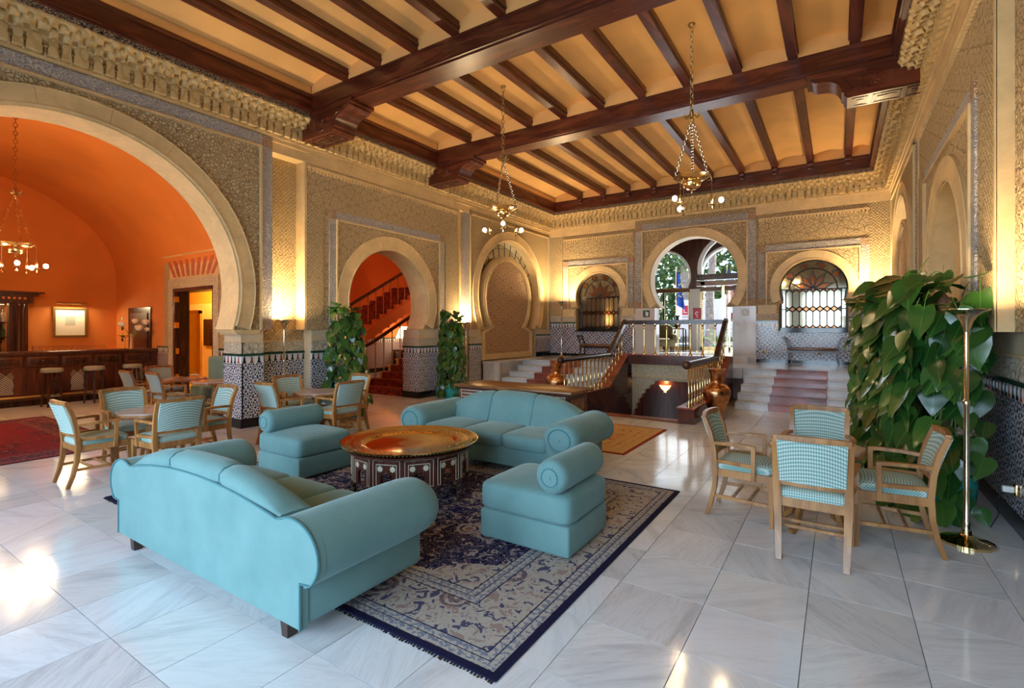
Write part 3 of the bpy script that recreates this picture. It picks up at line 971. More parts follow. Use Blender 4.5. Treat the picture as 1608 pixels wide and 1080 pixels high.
# ------------------------------------------------------------------ muqarnas cornice
def hood(mb, u, w, z0, z1, n0, lean=0.0, seg=6):
    """half-round shaft with a domed head, bulging outwards from the wall"""
    r = w / 2; zs = [(z0, 0.92), (z0 + (z1 - z0) * 0.18, 0.80), (z1 - r * 1.3, 0.84), (z1 - r * 0.95, 1.0), (z1 - r * 0.5, 0.88), (z1 - r * 0.15, 0.55), (z1, 0.05)]
    vs = []; fs = []
    for i, (z, k) in enumerate(zs):
        ln = lean * (z - z0) / (z1 - z0)
        for j in range(seg + 1):
            t = PI * j / seg
            vs.append((u + r * k * cos(t), n0 + ln + r * k * sin(t) * 1.1, z))
    for i in range(len(zs) - 1):
        for j in range(seg):
            a = i * (seg + 1) + j
            fs.append((a, a + 1, a + seg + 2, a + seg + 1))
    mb.add(vs, fs)
def tablet(mb, u, w, z0, z1, n0, n1):
    r = w / 2
    pts = [(u - r, z0), (u + r, z0), (u + r, z0 + (z1 - z0) * 0.35), (u + r * 0.8, z0 + (z1 - z0) * 0.5), (u + r, z1 - r)] + \
          [(u + r * cos(PI * i / 6), z1 - r + r * sin(PI * i / 6)) for i in range(1, 6)] + \
          [(u - r, z1 - r), (u - r * 0.8, z0 + (z1 - z0) * 0.5), (u - r, z0 + (z1 - z0) * 0.35)]
    mb.slab(pts, [], lambda a, b, d: (a, d, b), n0, n1, back=False)
PER = 0.435
def muq_unit():
    mb = MB()
    tablet(mb, 0.095, 0.145, 0.02, 0.225, 0.03, 0.115)
    tablet(mb, 0.237, 0.090, 0.02, 0.205, 0.03, 0.12)
    tablet(mb, 0.362, 0.090, 0.02, 0.205, 0.03, 0.12)
    for u in (0.180, 0.30, 0.424):                     # colonnettes between the tablets
        mb.box((u - 0.010, 0.03, 0.0), (u + 0.010, 0.075, 0.10)); mb.box((u - 0.02, 0.03, 0.10), (u + 0.02, 0.09, 0.125))
        mb.add([(u - 0.012, 0.04, 0.125), (u + 0.012, 0.04, 0.125), (u + 0.045, 0.12, 0.22), (u - 0.045, 0.12, 0.22)], [(0, 1, 2, 3)])
    hood(mb, 0.237, 0.105, 0.195, 0.325, 0.12, 0.04)
    hood(mb, 0.362, 0.105, 0.195, 0.325, 0.12, 0.04)
    hood(mb, 0.095, 0.095, 0.215, 0.310, 0.12, 0.03)
    hood(mb, 0.040, 0.150, 0.225, 0.375, 0.18, 0.06)
    hood(mb, 0.165, 0.150, 0.225, 0.370, 0.18, 0.06)
    hood(mb, 0.300, 0.130, 0.25, 0.370, 0.20, 0.06)
    hood(mb, 0.405, 0.120, 0.27, 0.405, 0.25, 0.05)
    hood(mb, 0.237, 0.110, 0.29, 0.400, 0.26, 0.05)
    hood(mb, 0.100, 0.120, 0.28, 0.415, 0.26, 0.05)
    return mb.mesh('muqarnas_block', M['stucco_muqarnas'], True, 50)
MUQ = muq_unit()
def cornice(name, origin, rot, length, flip=1):
    t = struct(name)
    n = int(round(length / PER)); s = length / (n * PER)
    prof = [(0.0, 0.0), (0.035, 0.0), (0.035, 0.17), (0.10, 0.19), (0.12, 0.28), (0.20, 0.32), (0.30, 0.35), (0.34, 0.36), (0.34, 0.46), (0.0, 0.46)]
    mb = MB()
    k = len(prof)
    mb.add([(0, a, b) for a, b in prof] + [(length, a, b) for a, b in prof],
           [tuple(range(k))[::-1], tuple(range(k, 2*k))] + [(i, (i+1) % k, (i+1) % k + k, i + k) for i in range(k)])
    mb.build('cornice_core', M['stucco_muqarnas'], t, loc=origin, rot=rot)
    mb = MB(); mb.box((0, 0.335, 0.385), (length, 0.345, 0.47)); mb.build('carved_frieze', M['frieze_dark'], t, loc=origin, rot=rot)
    for i in range(n):
        o = link('muqarnas_block', MUQ, t)
        o.rotation_euler = rot
        o.scale = (s, 1, 1)
        o.location = Vector(origin) + Matrix.Rotation(rot[2], 3, 'Z') @ Vector((i * PER * s, 0, 0))
    return t
ZC = 4.83
# local y = outward.  left wall: outward +X -> rotate -90 deg (x axis runs towards -Y)
cornice('trim_1', (XL, YB, ZC), (0, 0, -PI / 2), YB + 1.1)
cornice('trim_2', (XR, YB, ZC), (0, 0, PI), XR - XL)
cornice('trim_3', (XR, -1.1, ZC), (0, 0, PI / 2), YB + 1.1)

# ------------------------------------------------------------------ timber ceiling
ceiling = struct('ceiling')
EB = 0.40                                # width of the edge beams
ZB0 = 5.29
def xbeam(y0, y1):
    mb = MB()
    mb.box((XL, y0, ZB0 + 0.02), (XR, y1, 5.95))
    mb.box((XL, y0 + 0.05, ZB0), (XR, y1 - 0.05, ZB0 + 0.02))
    mb.box((XL, y0 - 0.012, 5.56), (XR, y1 + 0.012, 5.585))
    mb.box((XL, y0 - 0.02, ZB0 + 0.04), (XR, y1 + 0.02, ZB0 + 0.06))
    mb.build('cross_beam', M['mahogany'], ceiling)
xbeam(5.30, 5.76); xbeam(8.52, 8.96); xbeam(-1.7, -1.3)
mb = MB(); mb.box((XL, -3.2, ZB0), (XL + EB, YB, 5.60)); mb.box((XL + EB, -3.2, 5.52), (XL + EB + 0.03, YB, 5.56)); mb.box((XL + EB, -3.2, ZB0 + .02), (XL + EB + 0.02, YB, ZB0 + .05)); mb.build('edge_beam', M['mahogany_y'], ceiling)
mb = MB(); mb.box((XR - EB, -3.2, ZB0), (XR, YB, 5.60)); mb.box((XR - EB - 0.03, -3.2, 5.52), (XR - EB, YB, 5.56)); mb.box((XR - EB - 0.02, -3.2, ZB0 + .02), (XR - EB, YB, ZB0 + .05)); mb.build('edge_beam', M['mahogany_y'], ceiling)
mb = MB(); mb.box((XL + EB, YB - EB, ZB0), (XR - EB, YB, 5.60)); mb.box((XL + EB, YB - EB - 0.03, 5.52), (XR - EB, YB - EB, 5.56)); mb.build('edge_beam', M['mahogany'], ceiling)
mb = MB(); mb.box((XL - 0.5, -3.4, 5.95), (XR + 0.7, YB + 0.5, 6.05)); mb.build('roof_slab', M['ceiling_plaster'], ceiling)
mb = MB()
for a, b in (((XL, -3.2, 5.60), (XL + EB - .02, YB, 5.95)), ((XR - EB + .02, -3.2, 5.60), (XR, YB, 5.95)), ((XL, YB - EB + .02, 5.60), (XR, YB, 5.95))): mb.box(a, b)
mb.build('plaster_cove', M['ceiling_plaster'], ceiling)
JX = [-6.66 + 0.762 * i for i in range(10)]
bays = [(-1.3, 5.30), (5.76, 8.52), (8.96, YB - EB)]
edges = [XL + EB] + JX + [XR - EB]
for y0, y1 in bays:
    for x in JX:
        mb = MB()
        mb.box((x - 0.065, y0, 5.60), (x + 0.065, y1, 5.90)); mb.box((x - 0.08, y0, 5.66), (x + 0.08, y1, 5.70))
        if y1 > 14:
            mb.rbox((x - 0.075, y1 - 0.14, 5.50), (x + 0.075, y1, 5.60), 0.02); mb.rbox((x - 0.06, y1 - 0.09, 5.42), (x + 0.06, y1, 5.50), 0.02)
        mb.build('joist', M['mahogany_y'], ceiling)
    for a, b in zip(edges[:-1], edges[1:]):
        if b - a < 0.2: continue
        # shallow plaster vault between two joists, closed at both ends
        n = 8; rise = 0.10; zb = 5.74
        vs = []; fs = []
        for y in (y0, y1):
            for i in range(n + 1):
                t = i / n
                vs.append((a + (b - a) * t, y, zb + rise * (1 - (2 * t - 1) ** 2)))
        for i in range(n): fs.append((i, i + 1, n + 2 + i, n + 1 + i))
        for k, y in ((0, y0 + 0.002), (1, y1 - 0.002)):
            b0 = len(vs)
            for i in range(n + 1):
                t = i / n
                vs.append((a + (b - a) * t, y, zb + rise * (1 - (2 * t - 1) ** 2)))
            vs += [(b, y + (0.006 if k == 0 else -0.006), 5.60), (a, y + (0.006 if k == 0 else -0.006), 5.60)]
            fs.append(tuple(range(b0, b0 + n + 3)))
        m_ = MB(); m_.add(vs, fs); m_.build('plaster_vault', M['ceiling_plaster'], ceiling)
# carved corbels
def corbel(y0, y1, sgn, xw):
    fn = lambda u, v, d: (xw + sgn * u, d, v)
    prof = [(0, 4.86), (0.92, 4.86), (0.96, 4.90), (0.96, 4.94)] + [(0.99 + 0.24 * (1 - cos(t)), 4.96 + 0.20 * sin(t)) for t in [PI / 2 * i / 6 for i in range(7)]] + [(1.32, 5.17), (1.36, 5.21), (1.36, 5.27), (1.40, 5.30), (0, 5.30)]
    mb = MB(); mb.slab(prof, [], fn, y0 - 0.03, y1 + 0.03)
    mb.box((xw, y0 - 0.05, 5.24), (xw + sgn * 1.42, y1 + 0.05, 5.30))
    cb = mb.build('corbel', M['mahogany'], ceiling)
    mb = MB()
    for yy, s in ((y0 - 0.03, -1), (y1 + 0.03, 1)):
        c = (xw + sgn * 0.62, yy, 5.06)
        for r in (0.135, 0.10):
            mb.tube([(c[0] + r * cos(2*PI*i/20), c[1], c[2] + r * sin(2*PI*i/20)) for i in range(20)], 0.012, 5, closed=True)
        for k in range(8):                       # whirling petals
            a = 2 * PI * k / 8
            mb.tube([(c[0] + r * cos(a + r * 7), c[1], c[2] + r * sin(a + r * 7)) for r in (0.02, 0.045, 0.07, 0.09)], [0.006, 0.012, 0.012, 0.005], 5)
        for i in range(5):
            for j in range(5):
                mb.box((xw + sgn * (0.24 + i * 0.035), yy - 0.008, 4.98 + j * 0.035), (xw + sgn * (0.262 + i * 0.035), yy + 0.008, 5.002 + j * 0.035))
        pts = [(xw + sgn * (0.99 + 0.24 * (1 - cos(t)) - 0.10), yy, 4.96 + 0.20 * sin(t)) for t in [PI / 2 * i / 8 for i in range(9)]]
        mb.tube(pts, 0.012, 5)
    mb.build('rosette_carving', M['mahogany'], cb)
    mb = MB()
    for x0, x1 in ((0.06, 0.24), (0.30, 0.62), (0.68, 0.86)):
        for a, b in (((x0, y0 + .03), (x1, y0 + .045)), ((x0, y1 - .045), (x1, y1 - .03)), ((x0, y0 + .03), (x0 + .015, y1 - .03)), ((x1 - .015, y0 + .03), (x1, y1 - .03))):
            mb.box((xw + sgn * a[0], a[1], 4.852), (xw + sgn * b[0], b[1], 4.862))
        ym = (y0 + y1) / 2
        mb.box((xw + sgn * (x0 + 0.05), ym - 0.06, 4.852), (xw + sgn * (x1 - 0.05), ym + 0.06, 4.862))
    mb.build('underside_carving', M['dark_wood'], cb)
for y0, y1 in ((5.34, 5.72), (8.56, 8.92)):
    corbel(y0, y1, 1, XL); corbel(y0, y1, -1, XR)

# ------------------------------------------------------------------ raised platform and marble steps
mb = MB()
mb.box((XL - 0.2, 12.41, 0.0), (WLX0 - 0.45, YB + 0.1, ZP - 0.02)); mb.box((WLX1 + 0.45, 12.41, 0.0), (XR + 0.3, YB + 0.1, ZP - 0.02)); mb.box((WLX0 - 0.45, 12.2, 0.47), (WLX1 + 0.45, YB + 0.1, ZP - 0.02))
plat = mb.build('platform', M['step_marble']); plat['kind'] = 'structure'; plat.name = 'floor_platform'
G2 = 0.5
mb = MB(); mb.box((0.0015, 0.0015, 0), (G2 - 0.0015, G2 - 0.0015, 0.02)); tme2 = mb.mesh('platform_tile', M['floor_marble'], False)
for i in range(18):
    for j in range(4):
        link('platform_tile', tme2, plat, (XL + i * G2, 12.42 + j * 0.502, ZP - 0.02))
NOSE = [(10.75, 0.14), (11.08, 0.28), (11.46, 0.42), (11.87, 0.56), (12.33, 0.70)]
def steps(label, x0, x1, r0, r1):
    t = thing('marble_steps', label, 'steps', ((x0 + x1) / 2, 10.75, 0))
    for k, (y, z) in enumerate(NOSE):
        yb = NOSE[k + 1][0] + 0.06 if k < 4 else 12.40
        for a, b, mt in ((x0, r0, 'step_marble'), (r0, r1, 'red_marble'), (r1, x1, 'step_marble')):
            mb = MB()
            mb.box((a + .001, y, z - 0.14), (b - .001, yb, z - 0.03)); mb.rbox((a + .001, y - 0.03, z - 0.03), (b - .001, yb, z), 0.008, 1)
            o = mb.build('step' if mt == 'step_marble' else 'red_step', M[mt], t)
            o.location = -Vector(t.location)
    return t
steps('white marble steps with red marble centre strip beside the tall leafy plants', -1.72, XR - 0.02, -1.13, -0.18)
steps('white marble steps with red marble centre strip beside the carved keyhole screen', -7.55, -4.86, -6.77, -5.82)
mb = MB(); mb.box((XL + 0.04, 10.72, 0.0), (-7.72, 13.4, 0.66)); mb.box((XL + 0.04, 10.70, 0.66), (-7.60, 13.4, 0.72))
mb.lathe([(0.13, 0.0), (0.13, 0.66)], (-7.73, 11.05, 0.0), 20)
o = mb.build('marble_ledge', M['wall_marble']); tag(o, 'low pale marble ledge with a round pillar below the keyhole screen', 'ledge')

# ------------------------------------------------------------------ stair well going down and its lining
well = struct('wall_stairwell')
mb = MB()
mb.box((WLX0 - 0.1, WLY0, -2.6), (WLX0, 12.1, 0.0)); mb.box((WLX1, WLY0, -2.6), (WLX1 + 0.1, 12.1, 0.0))
mb.build('well_side', M['brown_marble'], well)
fW = lambda u, v, d: (u, 12.08 - d, v)
lob = []
p0, p1 = Vector((-4.27, -0.55)), Vector((-3.62, 0.33)); dv_ = p1 - p0; nv_ = Vector((-dv_.y, dv_.x)).normalized()
for k in range(7):                          # lobed arch edge
    for j in range(5):
        f = (k + j / 5) / 7
        q = p0 + dv_ * f + nv_ * (0.10 * sin(PI * f) + 0.045 * sin(PI * j / 5))
        lob.append((q.x, q.y))
outline = [(WLX0, -0.56), (p0.x, p0.y)] + lob[1:] + [(p1.x, p1.y), (WLX1, 0.33), (WLX1, 0.42), (WLX0, 0.42)]
mb = MB(); mb.slab(outline, [], fW, -0.15, 0.0); mb.build('well_arch', M['stucco_pale'], well)
strip(well, fW, WLX0, WLX1, 0.42, 0.70, -0.15, 0.03, 'stucco_pale', 'stucco_frieze')
dentils(well, fW, WLX0, WLX1, 0.655, 0.02)
strip(well, fW, WLX0, WLX1, 0.40, 0.43, -0.15, 0.05, 'cream_stone', 'frieze_moulding')
mb = MB(); mb.box((WLX0 - 0.1, 12.2, -2.6), (WLX1 + 0.45, 14.2, -2.5)); mb.box((WLX1 + 0.40, 12.2, -2.6), (WLX1 + 0.45, 14.2, 0.36)); mb.box((WLX0 - 0.45, 12.2, -2.6), (WLX0 - 0.40, 14.2, 0.36)); mb.box((WLX0 - 0.45, 14.1, -2.6), (WLX1 + 0.45, 14.2, 0.36)); mb.box((WLX0 - .45, 12.2, 0.36), (WLX1 + .45, 14.2, 0.46))
mb.build('passage_lining', M['bar_wood'], well)
t = thing('descending_stairs', 'dark steps leading down into the stairwell behind the red marble sill', 'stairs', (-3.28, WLY0, 0))
for k in range(12):
    mb = MB(); mb.box((WLX0 + 0.002, WLY0 + 0.12 + 0.27 * k, -2.5), (WLX1 - 0.002, WLY0 + 0.12 + 0.27 * (k + 1), -0.17 * (k + 1)))
    o = mb.build('step', M['brown_marble'], t); o.location = -Vector(t.location)
mb = MB(); mb.box((WLX0 - 0.1, WLY0 - 0.08, -0.1), (WLX1 + 0.001, WLY0 + 0.12, 0.006)); o = mb.build('door_sill', M['red_marble']); o['kind'] = 'structure'; o.name = 'trim_4'
# wall lamp down in the passage
t = thing('wall_sconce', 'glowing half-bowl sconce on the dark passage wall down the stairwell', 'wall lamp', (-4.06, 14.1, -0.05))
mb = MB(); mb.lathe([(0.02, -0.12), (0.10, -0.06), (0.16, 0.04), (0.15, 0.05), (0.09, -0.04)], (0, 0, 0), 14, a0=PI, a1=2*PI); mb.build('shade', M['lampglow'], t)
mb = MB(); mb.box((-0.04, -0.02, -0.16), (0.04, 0.0, 0.02)); mb.build('bracket', M['brass'], t)
lamp_obj('sconce_light', 'POINT', (-4.06, 13.98, 0.08), 5, (1.0, 0.5, 0.18), shadow_soft_size=0.06)

# ------------------------------------------------------------------ balustrade round the stair well
bal = thing('stair_balustrade', 'dark handrail on brass balusters running round the stairwell', 'balustrade', (-3.4, 12.0, 0.0))
BL = Vector(bal.location)
RXL, RXR, YT = -4.48, -2.12, 12.05
def rel(p): return Vector(p) - BL
def curb_z(y): return 0.25 if y < 10.7 else (0.95 if y > YT - 0.12 else 0.25 + (y - 10.7) * 0.70 / (YT - 0.12 - 10.7))
def rail_z(y): return 0.98 if y < 11.05 else 0.98 + (y - 11.05) * 0.78 / (YT - 11.05)
for sx, X in ((-1, RXL), (1, RXR)):
    prof = [(8.55, 0.0), (12.2, 0.0), (12.2, 0.95), (YT - 0.12, 0.95), (10.7, 0.25), (8.55, 0.25)]
    mb = MB(); mb.slab(prof, [], lambda u, v, d: tuple(rel((X + d, u, v))), -0.13, 0.13); mb.build('curb', M['brown_marble'], bal)
    mb = MB()
    mb.box(rel((X - 0.15, 8.52, 0.25)), rel((X + 0.15, 10.7, 0.275)))
    mb.bar(rel((X, 10.7, 0.262)), rel((X, YT - 0.12, 0.962)), 0.30, 0.028); mb.build('curb_cap', M['red_marble'], bal)
    ys = [8.75 + 0.205 * k for k in range(10)] + [10.83 + 0.2 * k for k in range(6)]
    for y in ys:
        zb = curb_z(y) + 0.028; zt = rail_z(y) - 0.045; h = zt - zb
        mb = MB()
        mb.lathe([(0.042, 0), (0.042, 0.018), (0.026, 0.03), (0.022, 0.05), (0.017, 0.07), (0.017, h * 0.30), (0.022, h * 0.32), (0.017, h * 0.34), (0.017, h - 0.08), (0.024, h - 0.07), (0.017, h - 0.055), (0.026, h - 0.03), (0.036, h - 0.02), (0.036, h)], tuple(rel((X, y, zb))), 10)
        mb.build('baluster', M['brass'], bal)
    mb = MB()
    path = [(X, 8.62, 0.98), (X, 11.0, 0.98)]
    mb.tube([rel(p) for p in path], 0.055, 12)
    mb.sell(tuple(rel((X, 8.60, 0.98))), (0.075, 0.085, 0.075), 1, 1, 14, 10)
    mb.bar(rel((X, 10.98, 0.965)), rel((X, YT + 0.03, 1.775)), 0.085, 0.10)
    mb.build('handrail', M['dark_wood'], bal)
mb = MB(); mb.box(rel((RXL - 0.05, YT - 0.05, 1.72)), rel((RXR + 0.05, YT + 0.05, 1.79))); mb.box(rel((RXL, YT - 0.035, 1.69)), rel((RXR, YT + 0.035, 1.72))); mb.build('handrail', M['dark_wood'], bal)
mb = MB(); mb.box(rel((RXL - 0.10, YT - 0.12, 0.72)), rel((RXR + 0.10, YT + 0.15, 0.94))); mb.build('curb', M['brown_marble'], bal)
mb = MB(); mb.box(rel((RXL - 0.14, YT - 0.15, 0.94)), rel((RXR + 0.14, YT + 0.17, 0.962))); mb.build('curb_cap', M['red_marble'], bal)
for k in range(8):
    x = RXL + 0.22 + (RXR - RXL - 0.44) * k / 7; h = 0.74
    mb = MB()
    mb.lathe([(0.045, 0), (0.045, 0.018), (0.028, 0.035), (0.024, 0.06), (0.019, 0.075), (0.019, h * 0.5), (0.019, h - 0.13), (0.028, h - 0.12), (0.021, h - 0.10), (0.021, h - 0.05), (0.034, h - 0.03), (0.046, h - 0.02), (0.046, h)], tuple(rel((x, YT, 0.96))), 12)
    mb.build('baluster', M['brass'], bal)

# ------------------------------------------------------------------ leaded windows in the far wall
def window(n, c):
    w = struct('window_%d' % n)
    hw, sill, zt = 0.60, 1.60, 2.58
    polys = []
    ncol = 8; cw = 2 * hw / ncol
    zm = 2.08; dv = 0.07
    for i in range(ncol):
        x = c[0] - hw + cw * (i + 0.5)
        for a, b in ((sill, zm), (zm, zt)):
            polys.append(('c', [(x, a + 0.012), (x + cw/2, a + dv), (x + cw/2, b - dv), (x, b - 0.012), (x - cw/2, b - dv), (x - cw/2, a + dv)]))
    for i in range(1, ncol):
        x = c[0] - hw + cw * i
        polys.append(('a', [(x, zm - dv), (x + cw/2, zm), (x, zm + dv), (x - cw/2, zm)]))
        polys.append(('a', [(x, zt - dv), (x + cw/2, zt), (x - cw/2, zt)]))
        polys.append(('a', [(x - cw/2, sill), (x + cw/2, sill), (x, sill + dv)]))
    for s in (-1, 1):                        # outer margin strips
        x0, x1 = c[0] + s * hw, c[0] + s * 0.70
        polys.append(('c', [(x0, sill), (x1, sill), (x1, zm), (x0, zm)]))
        polys.append(('c', [(x0, zm), (x1, zm), (x1, 2.26), (c[0] + s * 0.66, 2.30), (c[0] + s * 0.70, zt), (x0, zt)]))
    R0, R1 = 0.52, 0.72
    cc = (c[0], zt)
    def P(r, a): return (cc[0] + r * cos(a), cc[1] + r * sin(a))
    for k in range(5):
        a0, a1 = PI * k / 5, PI * (k + 1) / 5
        polys.append(('c', [P(R0, a0 + (a1-a0)*i/4) for i in range(5)] + [P(R1, a1 - (a1-a0)*i/4) for i in range(5)]))
    for k in range(1, 5):
        a = PI * k / 5
        polys.append(('A', [P(R0 - .005, a), P((R0+R1)/2, a - 0.15), P(R1 + .0, a), P((R0+R1)/2, a + 0.15)]))
    for k in range(5):                       # star of amber kites
        a = PI * (k + 0.5) / 5
        polys.append(('A', [P(0.04, a), P(0.26, a - 0.27), P(0.44, a), P(0.26, a + 0.27)]))
    for k in range(6):
        a0, a1 = PI * max(0, k - 0.5) / 5, PI * min(5, k + 0.5) / 5
        polys.append(('c', [P(0.26, min(PI, a0 + 0.27) if k else 0.0), P(0.44, a0), P(R0, a0)] + [P(R0, a0 + (a1-a0)*i/4) for i in range(1, 5)] + [P(0.44, a1), P(0.26, a1 - 0.27 if k < 5 else PI)]))
    lead = MB()
    for kind, pl in polys:
        mx_ = sum(p[0] for p in pl) / len(pl); my_ = sum(p[1] for p in pl) / len(pl)
        q = [(mx_ + (p[0] - mx_) * 0.95, my_ + (p[1] - my_) * 0.95) for p in pl]
        dd = 0.012 if kind == 'A' else 0.0
        MB().slab(q, [], fB, -0.20 + dd, -0.192 + dd, back=False).build('pane', M['pane_clear' if kind == 'c' else 'pane_amber'], w, smooth=False)
        for i in range(len(pl)):
            a, b = pl[i], pl[(i + 1) % len(pl)]
            if (a[0]-b[0])**2 + (a[1]-b[1])**2 > 1e-5:
                lead.bar(fB(*a, -0.195 + dd), fB(*b, -0.195 + dd), 0.026, 0.022, up=(0, 1, 0))
    lead.build('lead_came', M['lead'], w, smooth=False)
    mb = MB()
    for r in (0.52, 0.725):
        mb.tube([fB(c[0] + r * cos(PI * i / 24), zt + r * sin(PI * i / 24), -0.19) for i in range(25)], 0.020, 6)
    for s in (-1, 1):
        mb.box((c[0] + s * hw - 0.014, YB + 0.18, sill), (c[0] + s * hw + 0.014, YB + 0.21, zt))
        mb.box((c[0] + s * 0.715 - 0.014, YB + 0.18, 1.55), (c[0] + s * 0.715 + 0.014, YB + 0.21, 2.28))
    mb.box((c[0] - 0.72, YB + 0.17, zt - 0.012), (c[0] + 0.72, YB + 0.21, zt + 0.014))
    mb.build('window_frame', M['lead'], w)
    mb = MB(); mb.box((c[0] - 0.735, YB - 0.05, 1.49), (c[0] + 0.735, YB + 0.3, 1.53)); mb.box((c[0] - 0.735, YB + 0.16, 1.53), (c[0] + 0.735, YB + 0.22, 1.60)); mb.build('window_sill', M['black_tile'], w)
    mb = MB(); mb.slab(winloop(c), [], fB, -0.24, -0.205); mb.build('backing', M['dark_wood'], w)
for n, c in enumerate(CW): window(n + 1, c)

# ------------------------------------------------------------------ vestibule behind the horseshoe arch
ves = struct('wall_vestibule')
VY = 18.0
mb = MB(); mb.box((-8.5, YB + 0.4, 0.5), (1.5, VY + 0.3, 0.84)); o = mb.build('floor_vestibule', M['floor_marble']); o['kind'] = 'structure'
mb = MB(); mb.box((-8.5, YB + 0.4, 4.75), (1.5, VY + 0.3, 4.9)); mb.box((-8.6, YB + 0.4, 0.5), (-8.5, VY + 0.3, 4.9)); mb.box((1.5, YB + 0.4, 0.5), (1.6, VY + 0.3, 4.9)); mb.build('vestibule_shell', M['bar_wood'], ves)
fV = lambda u, v, d: (u, VY - d, v)
vn = []
for cx in (-7.45, -5.25, -3.05, -0.85):
    vn.append([(cx - 0.93, 0.84), (cx - 0.93, 2.95)] + arc((cx, 3.42), 0.93, 2.98, 24) + [(cx + 0.93, 2.95), (cx + 0.93, 0.84)])
mb = MB(); mb.slab(notched(-8.5, 1.5, 0.84, 4.75, vn), [], fV, -0.3, 0.0); mb.build('arcade', M['bar_wood'], ves)
for cx in (-7.45, -5.25, -3.05, -0.85):
    mb = MB(); mb.ring((cx, 3.42), 0.90, 0.96, -0.45, PI + 0.45, fV, -0.32, 0.02, 30); mb.build('arch_rim', M['white_plastic'], ves)
    mb = MB(); mb.box((cx - 0.93, VY - 0.02, 2.86), (cx + 0.93, VY + 0.10, 3.0)); mb.build('transom', M['console_wood'], ves)
    mb = MB()
    mb.box((cx - 0.03, VY + 0.02, 0.84), (cx + 0.03, VY + 0.08, 2.86)); mb.box((cx - 0.93, VY + 0.02, 0.84), (cx + 0.93, VY + 0.08, 0.96))
    for s in (-1, 1): mb.box((cx + s * 0.93 - s * 0.06, VY + 0.02, 0.84), (cx + s * 0.93, VY + 0.08, 2.86))
    mb.build('door_frame', M['brass'], ves)
    for a, b in ((cx - 0.87, cx - 0.03), (cx + 0.03, cx + 0.87)):
        MB().box((a, VY + 0.045, 0.96), (b, VY + 0.053, 2.86)).build('pane', M['glass'], ves)
for px_ in (-6.35, -4.15, -1.95):
    mb = MB(); mb.box((px_ - 0.17, VY - 0.06, 0.84), (px_ + 0.17, VY, 2.95)); mb.build('pier', M['wall_marble'], ves)
# inner screen arch, seen as a second rim further right
mb = MB(); mb.ring((-2.62, 3.45), 0.98, 1.10, -0.5, PI + 0.5, lambda u, v, d: (u, 16.4 - d, v), -0.12, 0.0, 30); mb.build('inner_arch_rim', M['white_plastic'], ves)
mb = MB(); mb.box((-3.75, 16.40, 2.92), (-1.0, 16.52, 3.06)); mb.build('inner_transom', M['console_wood'], ves)
mb = MB(); mb.box((-3.75, 16.38, 3.10), (-1.0, 16.54, 3.28)); mb.build('inner_transom', M['dark_wood'], ves)
mb = MB(); mb.box((-3.0, 16.44, 0.84), (-2.94, 16.50, 2.92)); mb.build('inner_post', M['brass'], ves)
lamp_obj('vestibule_light', 'AREA', (-3.4, 17.7, 2.6), 60, (0.85, 0.93, 1.0), rot=(-PI / 2, 0, 0), shape='RECTANGLE', size=4.0, size_y=2.5)

# things in the vestibule
t = thing('armchair', 'olive upholstered armchair in the entrance vestibule', 'armchair', (-4.75, 16.2, 0.84), 0.4)
mb = MB(); mb.sell((0, 0, 0.30), (0.36, 0.34, 0.13), 0.3, 0.3); mb.build('seat', M['armchair_olive'], t)
mb = MB(); mb.sell((0, 0.30, 0.52), (0.36, 0.09, 0.34), 0.35, 0.35); mb.build('backrest', M['armchair_olive'], t)
for s in (-1, 1):
    mb = MB(); mb.sell((s * 0.34, 0.0, 0.42), (0.07, 0.34, 0.16), 0.4, 0.4); mb.build('armrest', M['armchair_olive'], t)
for sx in (-1, 1):
    for sy in (-1, 1):
        mb = MB(); mb.lathe([(0.02, 0), (0.03, 0.18)], (sx * 0.29, sy * 0.26, 0), 8); mb.build('leg', M['dark_wood'], t)
t = thing('side_table', 'small dark table holding a vase in the entrance vestibule', 'table', (-4.62, 17.2, 0.84))
mb = MB(); mb.rbox((-0.35, -0.2, 0.72), (0.35, 0.2, 0.76), 0.01); mb.build('tabletop', M['dark_wood'], t)
for sx in (-1, 1):
    for sy in (-1, 1):
        mb = MB(); mb.box((sx * 0.31 - 0.02, sy * 0.16 - 0.02, 0), (sx * 0.31 + 0.02, sy * 0.16 + 0.02, 0.72)); mb.build('leg', M['dark_wood'], t)
mb = MB(); mb.lathe([(0.06, 0), (0.09, 0.03), (0.13, 0.14), (0.06, 0.28), (0.045, 0.34), (0.09, 0.42), (0.08, 0.42), (0.03, 0.34)], (0, 0, 0), 16)
o = mb.build('urn', M['black_metal'], loc=(-4.55, 17.2, 1.60)); tag(o, 'black urn on the small dark vestibule table', 'vase')
t = thing('notice_frame', 'red framed notice on a thin stand in the entrance', 'notice', (-3.86, 17.0, 0.84))
mb = MB(); mb.box((-0.13, 0, 0.98), (0.13, 0.02, 1.42)); mb.build('frame', M['dark_wood'], t)
mb = MB(); mb.box((-0.105, -0.004, 1.06), (0.105, 0.0, 1.395)); mb.build('poster', M['foil_red'], t)
mb = MB(); mb.box((-0.105, -0.004, 1.01), (0.105, 0.0, 1.05)); mb.ring((0, 1.24), 0.035, 0.06, 0.5, 5.2, lambda u, v, d: (u, -d, v), 0.003, 0.007, 20); mb.box((-0.03, -0.007, 1.12), (0.03, -0.003, 1.14)); mb.build('emblem', M['white_plastic'], t)
mb = MB(); mb.lathe([(0.14, 0), (0.14, 0.02), (0.012, 0.03), (0.012, 0.98)], (0, 0.012, 0), 12); mb.build('stand', M['brass'], t)

